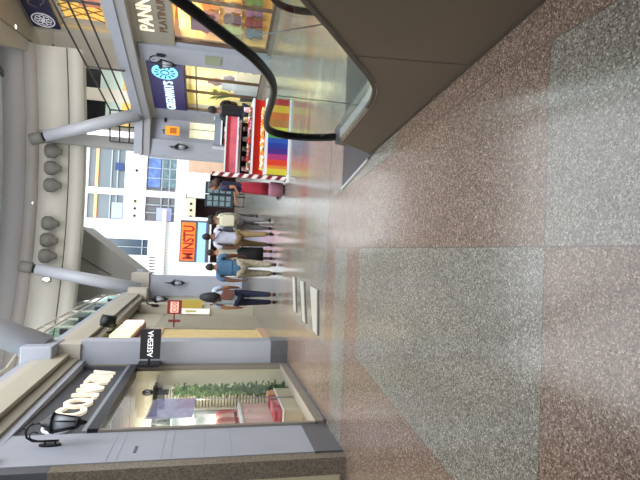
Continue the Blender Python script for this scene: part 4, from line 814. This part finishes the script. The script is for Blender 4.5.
def person(loc, H, face, label, skin, top, bottom, hair, shoe, stride=0.12, sleeve='short', hairlen=0, skirt=False, armsw=0.1, elbow=(0, 0), lean=0.0, female=False, shorts=False, shirtlen=0.0, build_=1.0):
    """face: heading angle, 0 = walking away (+Y). All lengths are fractions of H."""
    R = Matrix.Rotation(face, 3, 'Z'); L = Vector(loc)
    t = thing('person', label, 'person', loc, None)
    def w(p): return L+R@(Vector(p)*H)
    b = build_; sw = (0.100 if female else 0.112)*b; hw = 0.055*b
    sh, hip = 0.815, 0.52
    def leg(sd, s): # s>0 forward
        ank_z = 0.045+(0.05 if s < 0 else 0.0)*min(1, abs(s)*6)
        kn = (sd*hw*1.02, s*0.55+0.02, 0.285); an = (sd*hw*0.95, s*1.0-0.0, ank_z); return kn, an
    kl, al = leg(-1, stride); kr, ar = leg(1, -stride)
    def arm(sd, s, el):
        e = (sd*(sw+0.035), s*0.4+0.0, 0.645); 
        h = (sd*(sw+0.030+0.0), s*1.0+0.03+el*0.10, 0.50+el*0.13); return e, h
    elb_l, wr_l = arm(-1, -armsw, elbow[0]); elb_r, wr_r = arm(1, armsw, elbow[1])
    N = {'pel': (0, 0, 0.545), 'wai': (0, lean*0.3, 0.63), 'che': (0, lean*0.7, 0.745), 'nkb': (0, lean, 0.83), 'nk': (0, lean*1.1+0.004, 0.875), 'hd': (0, lean*1.2+0.008, 0.915),
         'sl': (-sw, lean*0.9, sh), 'sr': (sw, lean*0.9, sh), 'el': elb_l, 'er': elb_r, 'wl': wr_l, 'wr': wr_r,
         'hl': (-hw, 0, hip-0.01), 'hr': (hw, 0, hip-0.01), 'kl': kl, 'kr': kr, 'al': al, 'ar': ar,
         'tl': (al[0], al[1]+0.07, 0.022+(al[2]-0.045)*0.3), 'tr': (ar[0], ar[1]+0.07, 0.022)}
    # palms
    for s_, wv, ev in (('l', wr_l, elb_l), ('r', wr_r, elb_r)):
        d = (Vector(wv)-Vector(ev)).normalized(); N['p'+s_] = tuple(Vector(wv)+d*0.045)
    rad = {'pel': 0.070*b, 'wai': 0.062*b, 'che': 0.072*b, 'nkb': 0.045, 'nk': 0.030, 'hd': 0.030, 'sl': 0.036*b, 'sr': 0.036*b, 'el': 0.024*b, 'er': 0.024*b, 'wl': 0.016, 'wr': 0.016, 'pl': 0.017, 'pr': 0.017,
           'hl': 0.052*b, 'hr': 0.052*b, 'kl': 0.033*b, 'kr': 0.033*b, 'al': 0.021, 'ar': 0.021, 'tl': 0.016, 'tr': 0.016}
    ed = [('pel', 'wai'), ('wai', 'che'), ('che', 'nkb'), ('nkb', 'nk'), ('nk', 'hd'), ('nkb', 'sl'), ('nkb', 'sr'), ('sl', 'el'), ('sr', 'er'), ('el', 'wl'), ('er', 'wr'), ('wl', 'pl'), ('wr', 'pr'),
          ('pel', 'hl'), ('pel', 'hr'), ('hl', 'kl'), ('hr', 'kr'), ('kl', 'al'), ('kr', 'ar'), ('al', 'tl'), ('ar', 'tr')]
    def grow(names, edges, rf, mi=0, mb=None, root=0, over=None):
        idx = {n: i for i, n in enumerate(names)}; P = [(over or {}).get(n, N.get(n)) for n in names]
        V, F = skin_mesh(P, [(idx[a], idx[c]) for a, c in edges], [rf(n) for n in names], root); mb = mb or MB(); mb.add([w(v) for v in V], F, mi, True); return mb
    names = list(N); body = grow(names, ed, lambda n: rad[n], 0, None, 0)
    # head with brow, nose, chin, ears
    hc = Vector((0, N['hd'][1]+0.006, 0.935))
    def hb(v):
        x, y, z = v
        if z < 0: x *= 1+0.32*z*abs(z); y = y*(1+0.18*z)+0.10*(-z)
        if y > 0.6 and abs(x) < 0.3 and -0.35 < z < 0.15: y += 0.22*(1-abs(x)/0.3)*(1-abs(z+0.15)/0.3 if abs(z+0.15) < 0.3 else 0)
        return Vector((x, y, z))
    hv = MB(); hv.ball((0, 0, 0), (0.044, 0.055, 0.065), 14, 0, hb)
    body.add([w(hc+v) for v in hv.v], hv.f, 0, True)
    for sd in (-1, 1):
        for bits, mi in ((((sd*0.0445, -0.004, -0.004), (0.006, 0.011, 0.016)), 0), (((sd*0.017, 0.050, 0.006), (0.007, 0.005, 0.005)), 1), (((sd*0.017, 0.0545, 0.006), (0.0035, 0.002, 0.0035)), 2)):
            e = MB(); e.ball(bits[0], bits[1], 6); body.add([w(hc+v) for v in e.v], e.f, mi, True)
    e = MB(); e.ball((0, 0.052, -0.033), (0.014, 0.005, 0.004), 6); body.add([w(hc+v) for v in e.v], e.f, 3, True)
    # fingers
    for sd, pn, wn in ((-1, 'pl', 'wl'), (1, 'pr', 'wr')):
        p = Vector(N[pn]); d = (p-Vector(N[wn])).normalized(); fw = Vector((0, 1, 0)); fw = (fw-d*fw.dot(d)).normalized(); inn = Vector((-sd, 0, 0))
        for k, ln in enumerate((0.036, 0.041, 0.038, 0.030)):
            o0 = p+fw*(0.013-k*0.0085)-d*0.004; q1 = o0+d*ln*0.5+inn*0.003; q2 = q1+d*ln*0.32+inn*0.009; q3 = q2+d*ln*0.2+inn*0.012
            f_ = MB(); f_.tube([o0, q1, q2, q3], [0.0052, 0.0048, 0.0042, 0.003], 6); body.add([w(v) for v in f_.v], f_.f, 0, True)
        o0 = p-d*0.022+fw*0.014; f_ = MB(); f_.tube([o0, o0+fw*0.014+d*0.014+inn*0.004, o0+fw*0.018+d*0.030+inn*0.010], [0.0068, 0.0055, 0.0038], 6); body.add([w(v) for v in f_.v], f_.f, 0, True)
    body.build('body', [M('skin_'+skin, skin, 0.55), M('eye_white', 'e8e4dc', 0.3), M('eye_dark', '20140f', 0.3), M('lips_'+skin, '7a4038', 0.5)], t)
    # shirt
    hemz = 0.50-shirtlen
    over = {'hem': (0, 0.0, hemz), 'pe2': (0, 0, 0.56)}
    tn = ['che', 'pe2', 'hem', 'wai', 'nkb', 'sl', 'sr']; te = [('hem', 'pe2'), ('pe2', 'wai'), ('wai', 'che'), ('che', 'nkb'), ('nkb', 'sl'), ('nkb', 'sr')]
    rr = {'che': 0.086*b, 'pe2': 0.080*b, 'hem': 0.084*b, 'wai': 0.076*b, 'nkb': 0.050, 'sl': 0.046*b, 'sr': 0.046*b, 'el': 0.033*b, 'er': 0.033*b, 'ml': 0.040*b, 'mr': 0.040*b, 'wl': 0.024, 'wr': 0.024}
    if sleeve == 'short':
        for a, s0, e0 in (('ml', 'sl', 'el'), ('mr', 'sr', 'er')): over[a] = tuple(Vector(N[s0])*0.35+Vector(N[e0])*0.65); tn.append(a); te.append((s0, a))
    elif sleeve == 'long': tn += ['el', 'er', 'wl', 'wr']; te += [('sl', 'el'), ('el', 'wl'), ('sr', 'er'), ('er', 'wr')]
    sm = grow(tn, te, lambda n: rr[n], 0, None, 0, over)
    # widen the torso a little: bodies are wider than deep
    C = w((0, 0, 0.65)); rx = R@Vector((1, 0, 0))
    for i, v in enumerate(sm.v):
        dx = (v-C).dot(rx)
        if abs(dx) < 0.10*H*b and v.z < L.z+0.79*H: sm.v[i] = v+rx*dx*0.28
    tm = M('cloth_top_'+top, top, 0.8, noise=0.12, nscale=14, bump=0.15); sm.build('shirt', tm, t)
    # trousers / skirt
    bmx = M('cloth_bottom_'+bottom, bottom, 0.8, noise=0.14 if not shorts else 0.35, nscale=16)
    if skirt:
        prof_ = [(0.084*b, 0.575), (0.098*b, 0.52), (0.104*b, 0.42), (0.110*b, 0.30), (0.116*b, 0.165), (0.108*b, 0.168)]
        s_ = MB().lathe([(r, z) for r, z in prof_], (0, 0, 0), 20, 0, (1.0, 0.8)); s_.v = [w(v) for v in s_.v]; s_.build('skirt', bmx, t)
    else:
        over = {'kl2': kl, 'kr2': kr, 'cl': tuple(Vector(al)+Vector((0, 0, 0.02))), 'cr': tuple(Vector(ar)+Vector((0, 0, 0.02)))}
        if shorts == 'knee': over['cl'] = tuple(Vector(kl)*0.75+Vector(al)*0.25); over['cr'] = tuple(Vector(kr)*0.75+Vector(ar)*0.25)
        rr2 = {'pel': 0.078*b, 'hl': 0.062*b, 'hr': 0.062*b, 'kl2': 0.043*b, 'kr2': 0.043*b, 'cl': 0.034*b, 'cr': 0.034*b}
        grow(['pel', 'hl', 'hr', 'kl2', 'kr2', 'cl', 'cr'], [('pel', 'hl'), ('pel', 'hr'), ('hl', 'kl2'), ('hr', 'kr2'), ('kl2', 'cl'), ('kr2', 'cr')], lambda n: rr2[n], 0, None, 0, over).build('trousers', bmx, t)
    for a, tip in ((al, N['tl']), (ar, N['tr'])):
        A = Vector(a); s_ = MB(); z0 = max(0.0, A.z-0.045)
        s_.tube([A+Vector((0, -0.030, -0.018)), A+Vector((0, 0.0, -0.012)), A+Vector((0, 0.045, -0.022)), A+Vector((0, 0.090, -0.030)), A+Vector((0, 0.105, -0.034))], [0.020, 0.027, 0.024, 0.019, 0.008], 10)
        lowz = min(v.z for v in s_.v); 
        for i, v in enumerate(s_.v): s_.v[i] = Vector((v.x, v.y, max(v.z, A.z-0.0445)))
        s_.v = [w(v) for v in s_.v]; s_.build('shoe', M('shoe_'+shoe, shoe, 0.5), t)
    # hair
    if hair:
        hm = MB()
        def hh(v):
            x, y, z = v
            if y > 0.2 and z < 0.45: y = 0.2; x *= 0.9
            if z < -0.35: z = -0.35-0.05*(z+0.35)
            return Vector((x, y, z))
        hm.ball((0, -0.004, 0.008), (0.0485, 0.058, 0.067), 14, 0, hh)
        if hairlen:
            hm.tube([(0, -0.030, 0.03), (0, -0.045, -0.03), (0, -0.062, -hairlen*0.55), (0, -0.066, -hairlen)], [0.048, 0.064, 0.072, 0.040], 12)
        hm.v = [w(hc+v) for v in hm.v]; hm.build('hair', M('hair_'+hair, hair, 0.7, noise=0.2, nscale=30), t)
    return t, w, N

# woman in front, left
pw, w_, N_ = person((-1.10, 11.35, 0), 1.76, 0.05, 'long-haired person in a pale blue top and navy trousers walking alone on the left', '9a6a4c', 'aab9cc', '1b1f3c', '14161f', '161820', stride=0.06, sleeve='short', hairlen=0.20, armsw=0.03, female=True, elbow=(0.0, 0.3), shirtlen=0.0)
bg_ = thing('shoulder_bag', 'brown leather shoulder bag on the long-haired person in pale blue', 'bag', tuple(w_((0.04, -0.10, 0.62))))
def tr(mb): mb.v = [w_(v) for v in mb.v]; return mb
tr(MB().prism([(-0.03, -0.125, 0.60), (0.105, -0.115, 0.575), (0.115, -0.115, 0.70), (0.02, -0.125, 0.75), (-0.02, -0.125, 0.72)], (0, 0.045, 0))).build('pouch', M('brown_leather', '6b4438', 0.6), bg_, 0.01)
tr(MB().tube([(0.0, -0.10, 0.74), (-0.06, -0.095, 0.80), (-0.105, -0.03, 0.868), (-0.06, 0.06, 0.83), (0.05, 0.09, 0.72), (0.105, 0.02, 0.66), (0.10, -0.09, 0.66)], 0.007, 6)).build('strap', M('brown_leather', ''), bg_)
person((-0.42, 11.5, 0), 1.66, 0.0, 'person in a bright blue shirt and patterned pale trousers, back turned', '6b4630', '44698a', 'a59c88', '1a1614', '26242a', stride=0.06, sleeve='short', shorts=True, build_=1.25)
person((-0.09, 12.4, 0), 1.66, 0.1, 'person in a cream top and long black skirt beside the blue shirt', '8a5f48', 'b8b3a0', '15161d', '1d1614', '1b1b1f', stride=0.03, sleeve='long', skirt=True, female=True, elbow=(0.6, 0.5))
p4, w_, N_ = person((0.30, 12.3, 0), 1.78, 0.1, 'person in a pale lilac shirt and khaki trousers mid-stride with a dark bag', '5b3a2a', 'bcc0d2', '7d6a48', '1c1715', '1e1d22', stride=0.20, sleeve='short', elbow=(0.2, 0.8))
bg_ = thing('sling_bag', 'small dark grey sling bag on the hip of the person in lilac shirt', 'bag', tuple(w_((0.10, 0, 0.6))))
tr(MB().prism([(0.09, -0.07, 0.58), (0.155, -0.06, 0.60), (0.15, -0.06, 0.70), (0.095, -0.07, 0.72)], (0.0, 0.09, 0))).build('pouch', M('dark_slate', '3b3d46', 0.6), bg_, 0.01)
tr(MB().tube([(0.12, -0.02, 0.71), (0.04, -0.098, 0.78), (-0.06, -0.085, 0.85), (-0.085, -0.01, 0.868), (-0.03, 0.075, 0.80), (0.09, 0.07, 0.69), (0.125, 0.0, 0.68)], 0.006, 6)).build('strap', M('dark_slate', ''), bg_)
p5, w_, N_ = person((0.72, 12.9, 0), 1.68, 0.1, 'person in a pale sage blouse and grey trousers carrying a cream backpack', '7a543f', 'b3b7a4', '77757a', '2b2422', '201f24', stride=0.08, sleeve='long', female=True)
bg_ = thing('backpack', 'cream backpack worn by the person in sage blouse', 'backpack', tuple(w_((0.0, -0.13, 0.6))))
tr(MB().prism([(-0.085, -0.175, 0.60), (0.085, -0.175, 0.60), (0.09, -0.175, 0.76), (0.05, -0.175, 0.81), (-0.05, -0.175, 0.81), (-0.09, -0.175, 0.76)], (0, 0.08, 0))).build('main_pack', M('cream_canvas', 'cfccb4', 0.8), bg_, 0.02)
for s in (-1, 1): tr(MB().tube([(s*0.06, -0.10, 0.79), (s*0.07, -0.02, 0.862), (s*0.075, 0.07, 0.80), (s*0.08, 0.085, 0.72), (s*0.085, -0.10, 0.63)], 0.008, 6)).build('strap', M('cream_canvas', ''), bg_)
person((1.52, 11.8, 0), 1.68, 1.2, 'person in a navy top and red skirt standing by the striped kiosk pole', 'a07258', '1f2340', 'a3283c', '3a2420', '181820', stride=0.03, sleeve='short', skirt=True, female=True, hairlen=0.08, elbow=(0.9, 0.9))
person((3.25, 11.5, 0), 1.78, 0.25, 'person in a black shirt and dark jeans standing behind the sweet kiosk', '5e4231', '14171f', '26303e', '17130f', '15151a', stride=0.02, sleeve='short', elbow=(0.9, 0.9))
person((1.05, 16.5, 0), 1.70, 0.3, 'distant person in black walking beyond the group', '5c4032', '2a2628', '2b2a30', '181412', '18181c', stride=0.1, sleeve='long')

for o in bpy.data.objects:
    if '_w' in o: del o['_w']
    if o.parent is None and o.type in ('MESH',) and 'kind' not in o and 'label' not in o: print('UNTAGGED', o.name)
